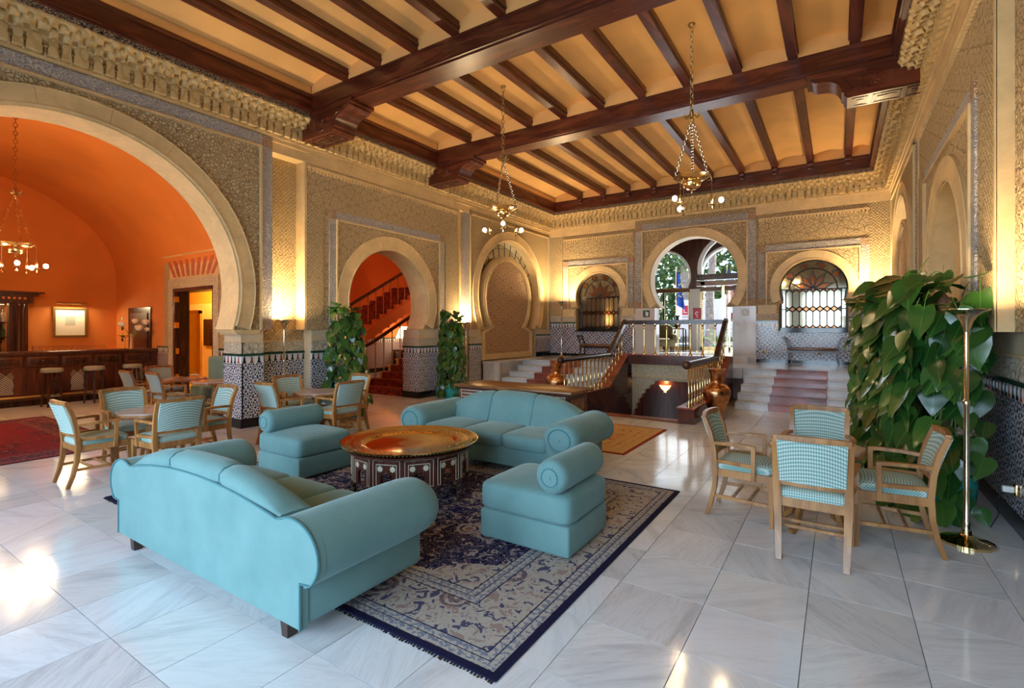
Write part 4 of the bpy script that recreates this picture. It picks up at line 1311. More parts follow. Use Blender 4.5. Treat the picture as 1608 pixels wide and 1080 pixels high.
# ------------------------------------------------------------------ outside
o = MB().box((-40, VY + 0.3, 0.3), (30, 70, 0.7)).build('floor_street', M['asphalt']); o['kind'] = 'structure'
def tree(label, x, y, h, r, tr, lean=0.0):
    t = thing('tree', label, 'tree', (x, y, 0.7), group='trees before the truck' if y < 26 else 'trees behind the truck')
    n = 7
    MB().tube([(lean * k / n * h + 0.05 * sin(k * 1.7), 0.04 * cos(k * 2.1), h * 0.85 * k / n) for k in range(n + 1)], [tr * (1.15 - 0.6 * k / n) for k in range(n + 1)], 10).build('trunk', M['bark'], t)
    mb = MB(); R = random.Random(int(x * 31 + y))
    for k in range(1500):
        a = R.uniform(0, 2*PI); b = math.acos(R.uniform(-1, 1)); q = r * (0.55 + 0.45 * R.random())
        c = Vector((q * sin(b) * cos(a) + lean * h, q * sin(b) * sin(a), h * 0.80 + q * cos(b) * 1.1))
        u = Vector((R.uniform(-1, 1), R.uniform(-1, 1), R.uniform(-1, 1))).normalized(); v = u.orthogonal().normalized(); s = R.uniform(0.10, 0.2)
        mb.add([c - u * s, c + v * s * 0.5, c + u * s, c - v * s * 0.5], [(0, 1, 2, 3)])
    f = mb.build('foliage', M['hedge_leaf'], t, smooth=False); f['kind'] = 'stuff'
for k, (x, y, h, r, tr, lean) in enumerate([(-9.2, 23.6, 6.8, 1.7, 0.26, 0.02), (-8.0, 32.3, 8.0, 2.0, 0.34, -0.02), (-3.9, 32.5, 8.5, 1.9, 0.34, 0.03), (-5.0, 24.3, 7.4, 1.4, 0.2, 0.03), (-12.4, 32.5, 8.0, 2.2, 0.34, 0.0), (0.6, 32.6, 8.0, 2.2, 0.34, 0.0)]):
    tree('pale-barked tree with loose foliage between the entrance and the white truck' if y < 26 else 'pale-barked tree with loose foliage behind the white truck, before the hedge', x, y, h, r, tr, lean)
mb = MB(); R = random.Random(3)
for k in range(9000):
    c = Vector((R.uniform(-26, 12), 37 + R.uniform(-1.2, 1.2), 0.6 + 8.5 * R.random() ** 1.1))
    u = Vector((R.uniform(-1, 1), R.uniform(-1, 1), R.uniform(-1, 1))).normalized(); v = u.orthogonal().normalized(); s = R.uniform(0.25, 0.5)
    mb.add([c - u * s, c + v * s * 0.5, c + u * s, c - v * s * 0.5], [(0, 1, 2, 3)])
hd = mb.build('hedge', M['hedge_leaf'], smooth=False); tag(hd, 'tall green hedge across the street outside the entrance', 'hedge'); hd['kind'] = 'stuff'
# white lorry with the red lettered panels
t = thing('delivery_truck', 'white box truck with red lettered squares parked outside the entrance', 'truck', (-6.6, 26.6, 0.7))
MB().rbox((-0.5, 0, 0.45), (5.6, 2.2, 2.35), 0.05).build('cargo_box', M['truck_white'], t)
MB().rbox((5.65, 0.1, 0.4), (7.3, 2.1, 2.0), 0.2).build('cab', M['truck_white'], t)
MB().box((6.5, 0.08, 1.15), (7.1, 0.11, 1.75)).build('cab_window', M['black_metal'], t)
for x in (0.6, 4.4, 6.5):
    MB().lathe([(0.0, 0), (0.22, 0), (0.42, 0.02), (0.42, 0.26), (0.0, 0.26)], (x, 0.02, 0.42), 20, axis='y').build('wheel', M['black_metal'], t)
def sqr(x, ch):
    q = MB().box((x, -0.012, 1.58), (x + 0.29, 0.0, 2.06)).build('red_square', M['flag_red'], t)
    cv = bpy.data.curves.new('letter', 'FONT'); cv.body = ch; cv.size = 0.42; cv.align_x = 'CENTER'; cv.extrude = 0.004
    ob = bpy.data.objects.new('letter_text', cv); COL.objects.link(ob)
    dg = bpy.context.evaluated_depsgraph_get(); me = bpy.data.meshes.new_from_object(ob.evaluated_get(dg)); bpy.data.objects.remove(ob)
    me.materials.clear(); me.materials.append(M['truck_white'])
    l = link('letter', me, q, (x + 0.145, -0.018, 1.68), (PI / 2, 0, 0))
sqr(-0.18, 'L'); sqr(0.17, 'U')
for z, n in ((1.44, 8), (1.28, 7)):
    mb = MB()
    for k in range(n): mb.box((-0.18 + k * 0.08, -0.006, z), (-0.18 + k * 0.08 + 0.055, 0.0, z + 0.07))
    mb.build('small_print', M['grey_vinyl'], t)
# flags
def flag(label, x, y, kind):
    t = thing('flag', label, 'flag', (x, y, 0.7))
    MB().lathe([(0.025, 0), (0.02, 3.35), (0.04, 3.40), (0.0, 3.46)], (0, 0, 0), 8).build('pole', M['pale_brass'], t)
    nu, nv = 13, 16; vs = []; fs = []; mi = []
    for j in range(nv + 1):
        for i in range(nu + 1):
            s = i / nu; tt = j / nv
            wd = 0.10 + 0.62 * (0.25 + 0.75 * tt)
            fold = 0.09 * sin(s * 9 + tt * 2.0)
            vs.append((0.02 + s * wd * 0.5, fold * 0.5 * (0.4 + tt), 3.3 - tt * 1.45 - s * 0.3 * (1 - 0.3 * tt)))
    mb = MB()
    for j in range(nv):
        for i in range(nu):
            a = j * (nu + 1) + i
            if kind == 'eu': m = 0
            else: m = (1 if (i % 2 == 0) else 2) if not (j < 6 and i < 8) else 0
            mb.add([vs[a], vs[a+1], vs[a+nu+2], vs[a+nu+1]], [(0, 1, 2, 3)], m)
    cl = mb.build('cloth', [M['flag_blue'], M['flag_red'], M['flag_white']], t)
    if kind == 'eu':
        for k in range(9):
            mb = MB()
            a = 2 * PI * k / 9
            cx, cz = 0.19 + 0.11 * cos(a), 2.45 + 0.26 * sin(a)
            pts = [(cx + (0.045 if i % 2 == 0 else 0.018) * cos(PI/2 + PI*i/5), cz + (0.045 if i % 2 == 0 else 0.018) * sin(PI/2 + PI*i/5)) for i in range(10)]
            mb.slab(pts, [], lambda u, v, d: (u, -0.07 - d, v), 0, 0.01)
            mb.build('star', M['flag_yellow'], cl)
flag('blue flag with yellow stars hanging outside the entrance', -5.6, 21.0, 'eu')
flag('red and white striped flag with a blue corner outside the entrance', -3.75, 21.6, 'us')

# ------------------------------------------------------------------ signs and sockets on the far wall
t = thing('exit_sign', 'small dark green emergency exit sign on the pale marble pier', 'sign', (-4.72, YB - 0.032, 2.02))
MB().box((-0.10, -0.006, -0.10), (0.10, 0, 0.10)).build('plate', M['sign_green'], t)
mb = MB(); mb.box((-0.01, -0.009, -0.07), (0.06, -0.006, 0.05)); mb.lathe([(0.0, -0.009), (0.018, -0.009), (0.018, -0.006)], (-0.02, 0, 0.055), 10, axis='y')
mb.bar((-0.02, -0.008, 0.03), (-0.03, -0.008, -0.02), 0.004, 0.03, up=(0, 1, 0)); mb.bar((-0.03, -0.008, -0.02), (0.0, -0.008, -0.06), 0.004, 0.016, up=(0, 1, 0)); mb.bar((-0.03, -0.008, -0.02), (-0.06, -0.008, -0.06), 0.004, 0.016, up=(0, 1, 0))
mb.build('pictogram', M['white_plastic'], t)
t = thing('white_sign', 'small white pictogram sign on the shiny marble pier', 'sign', (-2.06, YB - 0.032, 2.02))
MB().box((-0.10, -0.006, -0.10), (0.10, 0, 0.10)).build('plate', M['white_plastic'], t)
mb = MB(); mb.ring((0, 0), 0.06, 0.075, 0.0, 2*PI, lambda u, v, d: (u, -d, v), 0.005, 0.009, 20); mb.bar((-0.04, -0.008, -0.04), (0.04, -0.008, 0.04), 0.004, 0.02, up=(0, 1, 0)); mb.build('pictogram', M['grey_vinyl'], t)
for k, (x, lab) in enumerate(((-1.62, 'brass wall socket between the marble pier and the bench'), (-0.40, 'brass wall socket behind the dark bench under the amber window'))):
    t = thing('wall_socket', lab, 'socket', (x, YB - 0.013, 0.98))
    MB().rbox((-0.06, -0.012, -0.04), (0.06, 0, 0.04), 0.005).build('cover_plate', M['brass'], t)
    MB().box((-0.035, -0.014, -0.022), (0.035, -0.011, 0.022)).build('outlet', M['black_metal'], t)

t = thing('red_notice_box', 'small red notice box on the entrance doors', 'notice', (-2.80, 17.4, 1.82))
MB().box((-0.10, 0, 0), (0.10, 0.03, 0.27)).build('panel', M['foil_red'], t)
MB().box((-0.08, -0.003, 0.03), (0.08, 0, 0.06)).build('white_strip', M['white_plastic'], t)
MB().box((-0.012, 0.002, -0.98), (0.012, 0.026, 0)).build('stand', M['brass'], t)

t = thing('potted_palm', 'small green palm in a pot just outside the entrance doors', 'plant', (-3.65, 19.2, 0.7))
MB().lathe([(0.0, 0.0), (0.14, 0.0), (0.19, 0.3), (0.17, 0.3), (0.0, 0.27)], (0, 0, 0), 16).build('pot', M['teal_pot'], t)
Rp = random.Random(11)
for k in range(14):
    a = 2 * PI * k / 14 + Rp.uniform(-.1, .1); L = Rp.uniform(0.5, 0.75); up_ = Rp.uniform(0.25, 0.6); mb = MB()
    d = Vector((cos(a), sin(a), 0)); s_ = Vector((-sin(a), cos(a), 0))
    pts = [d * (L * f) + Vector((0, 0, 0.3 + up_ * sin(f * 2.3))) for f in [i / 8 for i in range(9)]]
    mb.tube(pts, 0.006, 4)
    for i in range(2, 9):
        for sg in (-1, 1):
            q = pts[i]; e = q + d * 0.10 + s_ * sg * 0.14 - Vector((0, 0, 0.04))
            mb.add([q, q + d * 0.03, e], [(0, 1, 2)])
    mb.build('frond', M['tree_leaf'], t)

# ------------------------------------------------------------------ bar room behind the great arch
BX0, BX1, BY0, BY1 = -16.4, XL - 0.51, -1.04, 5.5
wall_bar = struct('wall_bar')
SP = 2.9; CYV = 2.23; HWV = BY1 - CYV; HV = 2.38
DX0, DX1, DZ = -13.05, -11.2, 2.52          # doorway in the side wall
fD = lambda u, v, d: (u, BY1 - d, v)
mb = MB()
mb.slab(notched(BX0, BX1, 0.0, SP, [[(DX0, 0), (DX0, DZ), (DX1, DZ), (DX1, 0)]]), [], fD, -0.3, 0.0)
mb.build('side_wall', M['bar_orange'], wall_bar)
mb = MB()
pts = [(BY0, 0), (BY1, 0)] + [(CYV + HWV * cos(PI * i / 30), SP + HV * sin(PI * i / 30)) for i in range(31)]
mb.slab(pts, [], lambda u, v, d: (BX0 + d, u, v), -0.2, 0.0); mb.build('end_wall', M['bar_orange'], wall_bar)
mb = MB(); mb.box((BX0, BY0 - 0.2, 0), (BX1, BY0, SP)); mb.build('side_wall', M['bar_orange'], wall_bar)
vs = []; fs = []
for x in (BX0, BX1):
    for i in range(31): vs.append((x, CYV + HWV * cos(PI * i / 30), SP + HV * sin(PI * i / 30)))
for i in range(30): fs.append((i, i + 1, 32 + i, 31 + i))
MB().add(vs, fs).build('barrel_vault', M['bar_orange'], wall_bar)
# inner face of the wall above the arch
mb = MB(); mb.slab(notched(BY0, BY1, 0, 5.4, [[(0.15, 0), (0.15, ZI)] + arc(C1, R1a - 0.015, ZI, 40) + [(4.31, ZI), (4.31, 0)]]), [], lambda u, v, d: (BX1 - d, u, v), 0.0, 0.01); mb.build('arch_wall', M['bar_orange'], wall_bar)
# stucco door surround with red-and-cream voussoirs
o0, o1, oz = DX0 - 0.46, DX1 + 0.46, 3.26
strip(wall_bar, fD, DX0 - 0.22, DX0, 0, DZ + 0.22, 0, 0.04, 'stucco_pale', 'door_surround')
strip(wall_bar, fD, DX1, DX1 + 0.22, 0, DZ + 0.22, 0, 0.04, 'stucco_pale', 'door_surround')
strip(wall_bar, fD, DX0, DX1, DZ, DZ + 0.22, 0, 0.04, 'stucco_pale', 'door_surround')
strip(wall_bar, fD, o0, DX0 - 0.22, 1.17, oz, 0, 0.02, 'stucco_fine', 'door_panel')
strip(wall_bar, fD, DX1 + 0.22, o1, 1.17, oz, 0, 0.02, 'stucco_fine', 'door_panel')
strip(wall_bar, fD, DX0 - 0.22, DX1 + 0.22, DZ + 0.22, oz, 0, 0.012, 'cream_stone', 'voussoir_panel')
strip(wall_bar, fD, o0 - 0.02, o1 + 0.02, oz, oz + 0.07, 0, 0.05, 'cream_stone', 'door_cornice')
xm = (DX0 + DX1) / 2
for k in range(9):
    t = (k - 4) / 4
    a, b = xm + t * 0.86, xm + t * 1.18
    mb = MB(); mb.slab([(a - 0.055, DZ + 0.26), (a + 0.055, DZ + 0.26), (b + 0.075, oz - 0.07), (b - 0.075, oz - 0.07)], [], fD, 0.012, 0.022); mb.build('red_voussoir', M['rust_tile'] if False else M['red_voussoir'] if 'red_voussoir' in M else simple('red_voussoir', (0.50, 0.13, 0.07), 0.7, var=0.15), wall_bar)
mb = MB(); mb.box((DX0, BY1 - 0.03, 0), (DX0 + 0.06, BY1 + 0.3, DZ)); mb.box((DX1 - 0.06, BY1 - 0.03, 0), (DX1, BY1 + 0.3, DZ)); mb.box((DX0, BY1 - 0.03, DZ - 0.08), (DX1, BY1 + 0.3, DZ)); mb.build('door_casing', M['bar_wood'], wall_bar)
for a, b in ((BX0 + 2.5, DX0 - 0.22), (DX1 + 0.22, BX1)):
    dado(wall_bar, fD, a, b, 0.0, 0.0, 1.17, 'zellige_brick', frieze=False)
d1 = struct('door_1')                       # open dark leaf with brass hinges
mb = MB(); mb.box((DX0 + 0.06, BY1 + 0.02, 0.02), (DX0 + 0.11, BY1 + 0.22, DZ - 0.1)); mb.build('leaf', M['dark_wood'], d1)
for z in (0.4, 1.0, 1.6, 2.2): MB().box((DX0 + 0.06, BY1 - 0.04, z), (DX0 + 0.16, BY1 + 0.03, z + 0.13)).build('hinge', M['brass'], d1)
d2 = struct('door_2')                       # small carved door behind the counter
mb = MB(); mb.box((-15.55, BY1 - 0.03, 0), (-14.25, BY1, 2.12)); mb.build('casing', M['dark_wood'], d2)
mb = MB(); mb.box((-15.40, BY1 - 0.05, 0), (-14.40, BY1 - 0.03, 1.98)); mb.build('leaf', M['bar_wood'], d2)
# lift lobby beyond the doorway
lob = struct('wall_lobby')
mb = MB(); mb.box((-18.6, 7.3, 0), (-10.4, 7.4, 3.2)); mb.box((-18.6, 5.8, 3.1), (-10.4, 7.4, 3.2)); mb.box((-18.7, 5.5, 0), (-18.6, 7.4, 3.2)); mb.box((-10.4, 5.8, 0), (-10.3, 7.4, 3.2)); mb.box((-18.6, 5.5, 0), (BX0 - 0.25, 5.8, 3.2)); mb.build('lobby_shell', M['lobby_yellow'], lob)
mb = MB(); mb.box((-18.6, 5.8, -0.1), (-10.3, 7.4, -0.005)); mb.build('lobby_floor', M['lobby_cream'], lob)
mb = MB(); mb.box((-18.5, 7.2, 0), (-10.4, 7.30, 2.30)); mb.build('lift_surround', M['lobby_cream'], lob)
for x0, x1 in ((-16.35, -15.45), (-14.3, -13.4)):
    mb = MB(); mb.box((x0, 7.16, 0), (x1, 7.21, 2.02)); mb.build('lift_door', M['polished_brass'], lob)
    mb = MB(); mb.box((x0 - 0.08, 7.14, 0), (x0, 7.22, 2.10)); mb.box((x1, 7.14, 0), (x1 + 0.08, 7.22, 2.10)); mb.box((x0 - 0.08, 7.14, 2.02), (x1 + 0.08, 7.22, 2.12)); mb.build('lift_frame', M['brass'], lob)
mb = MB(); mb.box((-15.2, 7.15, 1.10), (-14.75, 7.20, 1.85)); mb.build('lobby_panel', M['dark_wood'], lob)
lamp_obj('lobby_light', 'POINT', (-14.6, 6.3, 2.8), 60, (1.0, 0.72, 0.25), shadow_soft_size=0.15)

# bar counter
bar = thing('bar_counter', 'long dark wooden bar counter with drawers and lattice arches', 'bar counter', (-13.9, 2.2, 0))
CX = 0.0
mb = MB(); mb.box((-0.55, BY0 - 2.2 + 0.03, 0.12), (0, BY1 - 2.2 - 0.03, 1.04)); mb.build('body', M['bar_wood'], bar)
mb = MB(); mb.box((-0.62, BY0 - 2.2 + 0.03, 0.0), (-0.03, BY1 - 2.2 - 0.03, 0.12)); mb.build('plinth', M['dark_wood'], bar)
mb = MB(); mb.rbox((-0.62, BY0 - 2.2 + 0.03, 1.06), (0.06, BY1 - 2.2 - 0.03, 1.11), 0.015); mb.box((-0.58, BY0 - 2.2 + 0.03, 1.03), (0.03, BY1 - 2.2 - 0.03, 1.06)); mb.build('countertop', M['bar_wood'], bar)
mb = MB(); mb.tube([(0.10, BY0 - 2.1, 0.20), (0.10, BY1 - 2.3, 0.20)], 0.025, 8); mb.build('foot_rail', M['gilt'], bar)
k = 0; y = 5.35
while y > BY0 + 0.6:
    w = 0.56
    a, b = y - w - 2.2, y - 2.2
    dr = MB().rbox((0.0, a + 0.03, 0.80), (0.02, b - 0.03, 1.01), 0.006).build('drawer', M['bar_wood'], bar)
    MB().rbox((0.018, a + 0.08, 0.84), (0.028, b - 0.08, 0.97), 0.004).build('raised_field', M['dark_wood'], dr)
    MB().lathe([(0.0, 0.03), (0.022, 0.03), (0.03, 0.045), (0.0, 0.06)], (0, (a + b) / 2, 0.905), 10, axis='x').build('knob', M['dark_wood'], dr)
    ym = (a + b) / 2
    fc = lambda u, v, d: (d, u, v)
    ar = [(ym - 0.12, 0.26), (ym - 0.12, 0.60)] + [(ym + 0.12 * cos(PI - PI * i / 10), 0.60 + 0.14 * sin(PI * i / 10)) for i in range(11)] + [(ym + 0.12, 0.60), (ym + 0.12, 0.26)]
    mb = MB(); mb.slab(rect(a + 0.03, b - 0.03, 0.18, 0.78), [ar], fc, 0.0, 0.02); pn = mb.build('front_panel', M['bar_wood'], bar)
    if k % 2 == 0:
        mb = MB()
        for i in range(-8, 9):
            for sgn in (-1, 1):
                prev = None
                for j in range(0, 25):
                    uu = ym + i * 0.045 + sgn * j * 0.02; vv = 0.26 + j * 0.02
                    inside = abs(uu - ym) < 0.118 and (vv < 0.60 or ((uu - ym) / 0.12) ** 2 + ((vv - 0.60) / 0.14) ** 2 < 1)
                    if inside and prev: mb.bar((0.012, prev[0], prev[1]), (0.012, uu, vv), 0.006, 0.009, up=(1, 0, 0))
                    prev = (uu, vv) if inside else None
        g = mb.build('lattice', M['white_tile'], pn, smooth=False); g['kind'] = 'stuff'
    else:
        MB().slab([(ym + (p[0] - ym) * 0.8, 0.45 + (p[1] - 0.45) * 0.9) for p in ar], [], fc, 0.002, 0.014).build('arched_field', M['bar_wood'], pn)
    MB().box((0.0, b - 0.022, 0.80), (0.03, b - 0.002, 1.01)).build('stile', M['dark_wood'], bar)
    y -= w; k += 1
# back cabinet
cab = thing('back_bar_cabinet', 'carved dark back-bar cabinet with lit bottle shelves', 'cabinet', (-16.1, 2.3, 0))
mb = MB(); mb.box((-0.25, -2.4, 0), (0.2, 1.35, 1.0)); mb.build('base', M['bar_wood'], cab)
mb = MB(); mb.box((0.10, 0.98, 1.0), (0.28, 1.30, 2.18)); mb.lathe([(0.10, 0), (0.085, 0.06), (0.075, 0.1), (0.075, 1.0), (0.1, 1.1), (0.1, 1.15)], (0.30, 1.14, 1.0), 12); mb.build('post', M['bar_wood'], cab)
mb = MB(); mb.box((-0.25, -2.4, 2.18), (0.34, 1.38, 2.34)); mb.box((-0.25, -2.4, 2.34), (0.42, 1.46, 2.40)); mb.box((-0.25, -2.4, 2.40), (0.50, 1.54, 2.44)); mb.build('cornice', M['bar_wood'], cab)
mb = MB()
for i in range(40): mb.box((0.34, -2.3 + i * 0.09, 2.26), (0.38, -2.26 + i * 0.09, 2.31))
q = mb.build('dentil', M['brass'], cab); q['kind'] = 'stuff'
mb = MB(); mb.box((-0.25, -2.4, 1.0), (-0.20, 1.0, 2.18)); mb.build('mirror_back', M['mirror'], cab)
for z in (1.02, 1.38, 1.72): MB().box((-0.2, -2.4, z), (0.1, 1.0, z + 0.02)).build('shelf', M['dark_wood'], cab)
lamp_obj('cabinet_light', 'AREA', (-16.1, 2.6, 2.16), 8, WARM, shape='RECTANGLE', size=0.15, size_y=1.5)
simple('bottle_amber', (0.35, 0.12, 0.02), 0.1); simple('bottle_green', (0.03, 0.10, 0.03), 0.1); simple('bottle_clear', (0.6, 0.55, 0.45), 0.1)
bm_ = [MB().lathe([(0.035, 0), (0.036, 0.17), (0.03, 0.20), (0.012, 0.23), (0.012, 0.29), (0.0, 0.29)], (0, 0, 0), 10).mesh('bottle', M[m]) for m in ('bottle_amber', 'bottle_green', 'bottle_clear')]
for s, z in enumerate((1.04, 1.40, 1.74)):
    for i in range(8):
        o = link('bottle', bm_[(i * 2 + s) % 3], None, (-16.02, 3.22 - i * 0.11, z))
        tag(o, ['amber glass bottle on the lit back-bar shelves', 'dark green bottle on the lit back-bar shelves', 'pale glass bottle on the lit back-bar shelves'][(i * 2 + s) % 3], 'bottle', ['amber bottles on the back bar', 'green bottles on the back bar', 'pale bottles on the back bar'][(i * 2 + s) % 3])
# framed picture with its lamp
pic = thing('framed_picture', 'framed pale print with a picture lamp on the orange bar wall', 'picture', (BX0, 4.52, 1.75))
w_, h_ = 0.34, 0.38
fp = lambda u, v, d: (d, u, v)
MB().slab(rect(-w_, w_, -h_, h_), [rect(-w_ + 0.05, w_ - 0.05, -h_ + 0.05, h_ - 0.05)], fp, 0, 0.04).build('frame', M['gilt'], pic)
MB().slab(rect(-w_ + 0.05, w_ - 0.05, -h_ + 0.05, h_ - 0.05), [], fp, 0.005, 0.015).build('print', M['paper'], pic)
mb = MB()
for i in range(7): mb.box((0.015, -0.10, -0.08 + i * 0.035), (0.017, 0.10, -0.08 + i * 0.035 + 0.018))
mb.build('printed_lines', M['grey_vinyl'], pic)
mb = MB(); mb.tube([(0.14, -0.30, h_ + 0.10), (0.14, 0.30, h_ + 0.10)], 0.03, 10); mb.tube([(0.0, 0, h_ - 0.02), (0.05, 0, h_ + 0.08), (0.14, 0, h_ + 0.10)], 0.01, 6); mb.build('picture_lamp', M['brass'], pic)
lamp_obj('picture_light', 'AREA', (BX0 + 0.14, 4.52, 1.75 + h_ + 0.06), 10, (1.0, 0.78, 0.45), rot=(0, math.radians(-20), 0), shape='RECTANGLE', size=0.05, size_y=0.55)
t = thing('switch_plate', 'stack of white switch plates beside the small carved bar door', 'switch', (-16.0, BY1, 1.7))
for z, mt in ((0.10, 'white_plastic'), (-0.02, 'white_plastic'), (-0.16, 'black_metal'), (-0.34, 'black_metal'), (-0.45, 'black_metal')):
    MB().rbox((-0.05, -0.015, z), (0.05, 0, z + 0.09), 0.004).build('plate', M[mt], t)
# stools
def stool(loc, label, rz):
    t = thing('bar_stool', label, 'stool', loc, rz, 'stools along the bar')
    mb = MB(); mb.lathe([(0.0, 0.70), (0.17, 0.70), (0.18, 0.715), (0.18, 0.765), (0.16, 0.785), (0.0, 0.79)], (0, 0, 0), 24); mb.build('seat', M['grey_vinyl'], t)
    for k in range(4):
        a = PI / 4 + k * PI / 2
        mb = MB(); mb.sweep([(0.11 * cos(a), 0.11 * sin(a), 0.70), (0.17 * cos(a), 0.17 * sin(a), 0.0)], [0.04, 0.03], [0.04, 0.03]); mb.build('leg', M['dark_wood'], t)
    mb = MB(); pts = [(0.155 * cos(PI/4 + k * PI/2), 0.155 * sin(PI/4 + k * PI/2), 0.22) for k in range(4)]
    for k in range(4): mb.bar(pts[k], pts[(k + 1) % 4], 0.018, 0.022)
    mb.build('stretcher', M['steel'], t)
    return t
stool((-13.45, 3.42, 0), 'backless bar stool with round grey seat, nearest the bottle cabinet', 0.2)
stool((-13.40, 4.10, 0), 'backless bar stool with round grey seat, in the middle of the three at the bar', 0.5)
stool((-13.42, 4.80, 0), 'backless bar stool with round grey seat, nearest the rose vase', 0.1)
# glasses and flowers on the counter
gm = MB().lathe([(0.028, 0), (0.034, 0.11), (0.031, 0.11), (0.026, 0.008), (0.0, 0.008)], (0, 0, 0), 10).mesh('tumbler', M['tumbler'])
for k in range(26):
    o = link('tumbler', gm, None, (-14.34 + 0.08 * (k % 2), 3.35 + (k // 2) * 0.10, 1.11))
    tag(o, 'clear glass tumbler in the rows on the bar counter', 'glass', 'tumblers on the bar counter')
t = thing('cocktail_glass', 'tall stemmed glass bowl with yellow fruit on the bar counter', 'glass', (-14.25, 4.95, 1.11))
mb = MB(); mb.lathe([(0.06, 0), (0.06, 0.006), (0.008, 0.012), (0.008, 0.25), (0.03, 0.27), (0.15, 0.32), (0.147, 0.32), (0.0, 0.275)], (0, 0, 0), 16); mb.build('glass_bowl', M['tumbler'], t)
mb = MB(); mb.lathe([(0.0, 0.285), (0.12, 0.315), (0.08, 0.34), (0.0, 0.345)], (0, 0, 0), 14); mb.build('fruit', M['flag_yellow'], t)
t = thing('flower_vase', 'slender glass vase of large white roses on the bar counter end', 'vase', (-14.05, 5.0, 1.11))
mb = MB(); mb.lathe([(0.06, 0), (0.05, 0.05), (0.04, 0.2), (0.055, 0.36), (0.05, 0.36), (0.033, 0.2)], (0, 0, 0), 14); mb.build('glass', M['pale_brass'], t)
for k, (a, b, c, r) in enumerate([(0.10, -0.22, 0.58, 0.105), (0.16, 0.10, 0.50, 0.115), (-0.05, 0.10, 0.66, 0.10), (0.0, 0.30, 0.64, 0.11), (0.12, 0.28, 0.46, 0.08)]):
    mb = MB(); mb.tube([(0, 0, 0.25), (a * 0.5, b * 0.5, 0.42), (a, b, c - 0.03)], 0.006, 5); st = mb.build('stem', M['stem'], t)
    mb = MB(); mb.sell((a, b, c), (r * 0.72, r * 0.72, r * 0.62), 1, 1, 12, 8)
    for p in range(18):
        th = 2 * PI * p / 9 + (p % 2) * 0.3 + (p // 9) * 0.35; q = r * (0.72 if p % 2 else 0.58) * (1.0 if p < 9 else 0.5); d = Vector((cos(th), sin(th), 0))
        cc = Vector((a, b, c)) + d * q * 0.6; s = Vector((-sin(th), cos(th), 0)); up = Vector((0, 0, 1)) * 0.8 + d * 0.5
        mb.add([cc - s * r * .45 - up * r * .4, cc + s * r * .45 - up * r * .4, cc + s * r * .5 + up * r * .35, cc + up * r * .55, cc - s * r * .5 + up * r * .35, cc + d * r * .12], [(0, 1, 5), (1, 2, 5), (2, 3, 5), (3, 4, 5), (4, 0, 5)])
    mb.build('rose', M['rose_white'], t)
t = thing('smoke_detector', 'small round detector high on the orange bar wall', 'detector', (-12.2, BY1 - 0.001, 3.95))
MB().rbox((-0.09, -0.06, -0.03), (0.09, 0, 0.03), 0.02).build('housing', M['white_plastic'], t)

# ------------------------------------------------------------------ staircase hall behind the second arch
sh = struct('wall_stairhall')
mb = MB(); mb.box((-14.2, 7.5, 0), (-14.0, 14.4, 6.5)); mb.box((-14.2, 14.3, 0), (-8.46, 14.4, 6.5)); mb.box((-14.2, 5.85, 3.3), (-8.46, 5.95, 6.5)); mb.box((-14.2, 5.9, 6.4), (-8.46, 14.4, 6.5)); mb.build('hall_shell', M['stair_orange'], sh)
mb = MB(); mb.box((-8.47, 5.9, 5.0), (-8.46, 14.4, 6.5)); mb.build('hall_upper', M['stair_orange'], sh)
dado(sh, lambda u, v, d: (-14.0 + d, u, v), 9.6, 14.3, 0.0, 0.0, 1.25, 'zellige_brick', frieze=False)
dado(sh, lambda u, v, d: (u, 14.3 - d, v), -14.0, -8.5, 0.0, 0.0, 1.25, 'zellige_brick', frieze=False)
st = thing('carpeted_staircase', 'red carpeted staircase with dark handrail seen through the second arch', 'staircase', (-9.0, 8.4, 0))
SL = Vector(st.location)
SX0, SX1 = -9.95, -8.55
NS, RI, TR = 11, 0.155, 0.29
for k in range(NS):
    y0 = 8.4 + k * TR; z1 = RI * (k + 1)
    a = SX0 if k > 1 else SX0 - 0.12 * (2 - k)
    mb = MB(); mb.box(Vector((a, y0, z1 - RI)) - SL, Vector((SX1, 8.4 + NS * TR + 1.2, z1 - 0.03)) - SL); mb.box(Vector((a - 0.03, y0 - 0.025, z1 - 0.03)) - SL, Vector((SX1, y0 + TR, z1)) - SL)
    s_ = mb.build('step', M['lobby_cream'] if k > 1 else M['red_carpet'], st)
    mb = MB(); mb.box(Vector((SX0 + 0.13, y0 - 0.035, z1 - RI)) - SL, Vector((SX1, y0 - 0.005, z1 + 0.008)) - SL); mb.box(Vector((SX0 + 0.13, y0 - 0.035, z1)) - SL, Vector((SX1, y0 + TR, z1 + 0.01)) - SL); mb.build('stair_carpet', M['red_carpet'], s_)
mb = MB(); mb.rbox(Vector((SX0 - 0.20, 8.26, 0)) - SL, Vector((SX0 - 0.04, 8.42, 1.12)) - SL, 0.015); mb.rbox(Vector((SX0 - 0.23, 8.23, 1.12)) - SL, Vector((SX0 - 0.01, 8.45, 1.18)) - SL, 0.015); mb.build('newel_post', M['bar_wood'], st)
for k in range(NS):
    y0 = 8.4 + k * TR + 0.14
    mb = MB(); mb.lathe([(0.022, 0), (0.022, 0.02), (0.014, 0.04), (0.014, 0.84), (0.02, 0.86), (0.02, 0.9)], tuple(Vector((SX0 - 0.0, y0, RI * (k + 1))) - SL), 8); mb.build('baluster', M['pale_brass'], st)
mb = MB(); mb.sweep([Vector(p) - SL for p in [(SX0 - 0.12, 8.34, 1.14), (SX0 - 0.03, 8.5, 1.14), (SX0, 8.7, 1.22), (SX0, 8.4 + NS * TR, 0.92 + RI * NS + 0.05)]], 0.06, 0.075); mb.build('handrail', M['bar_wood'], st)
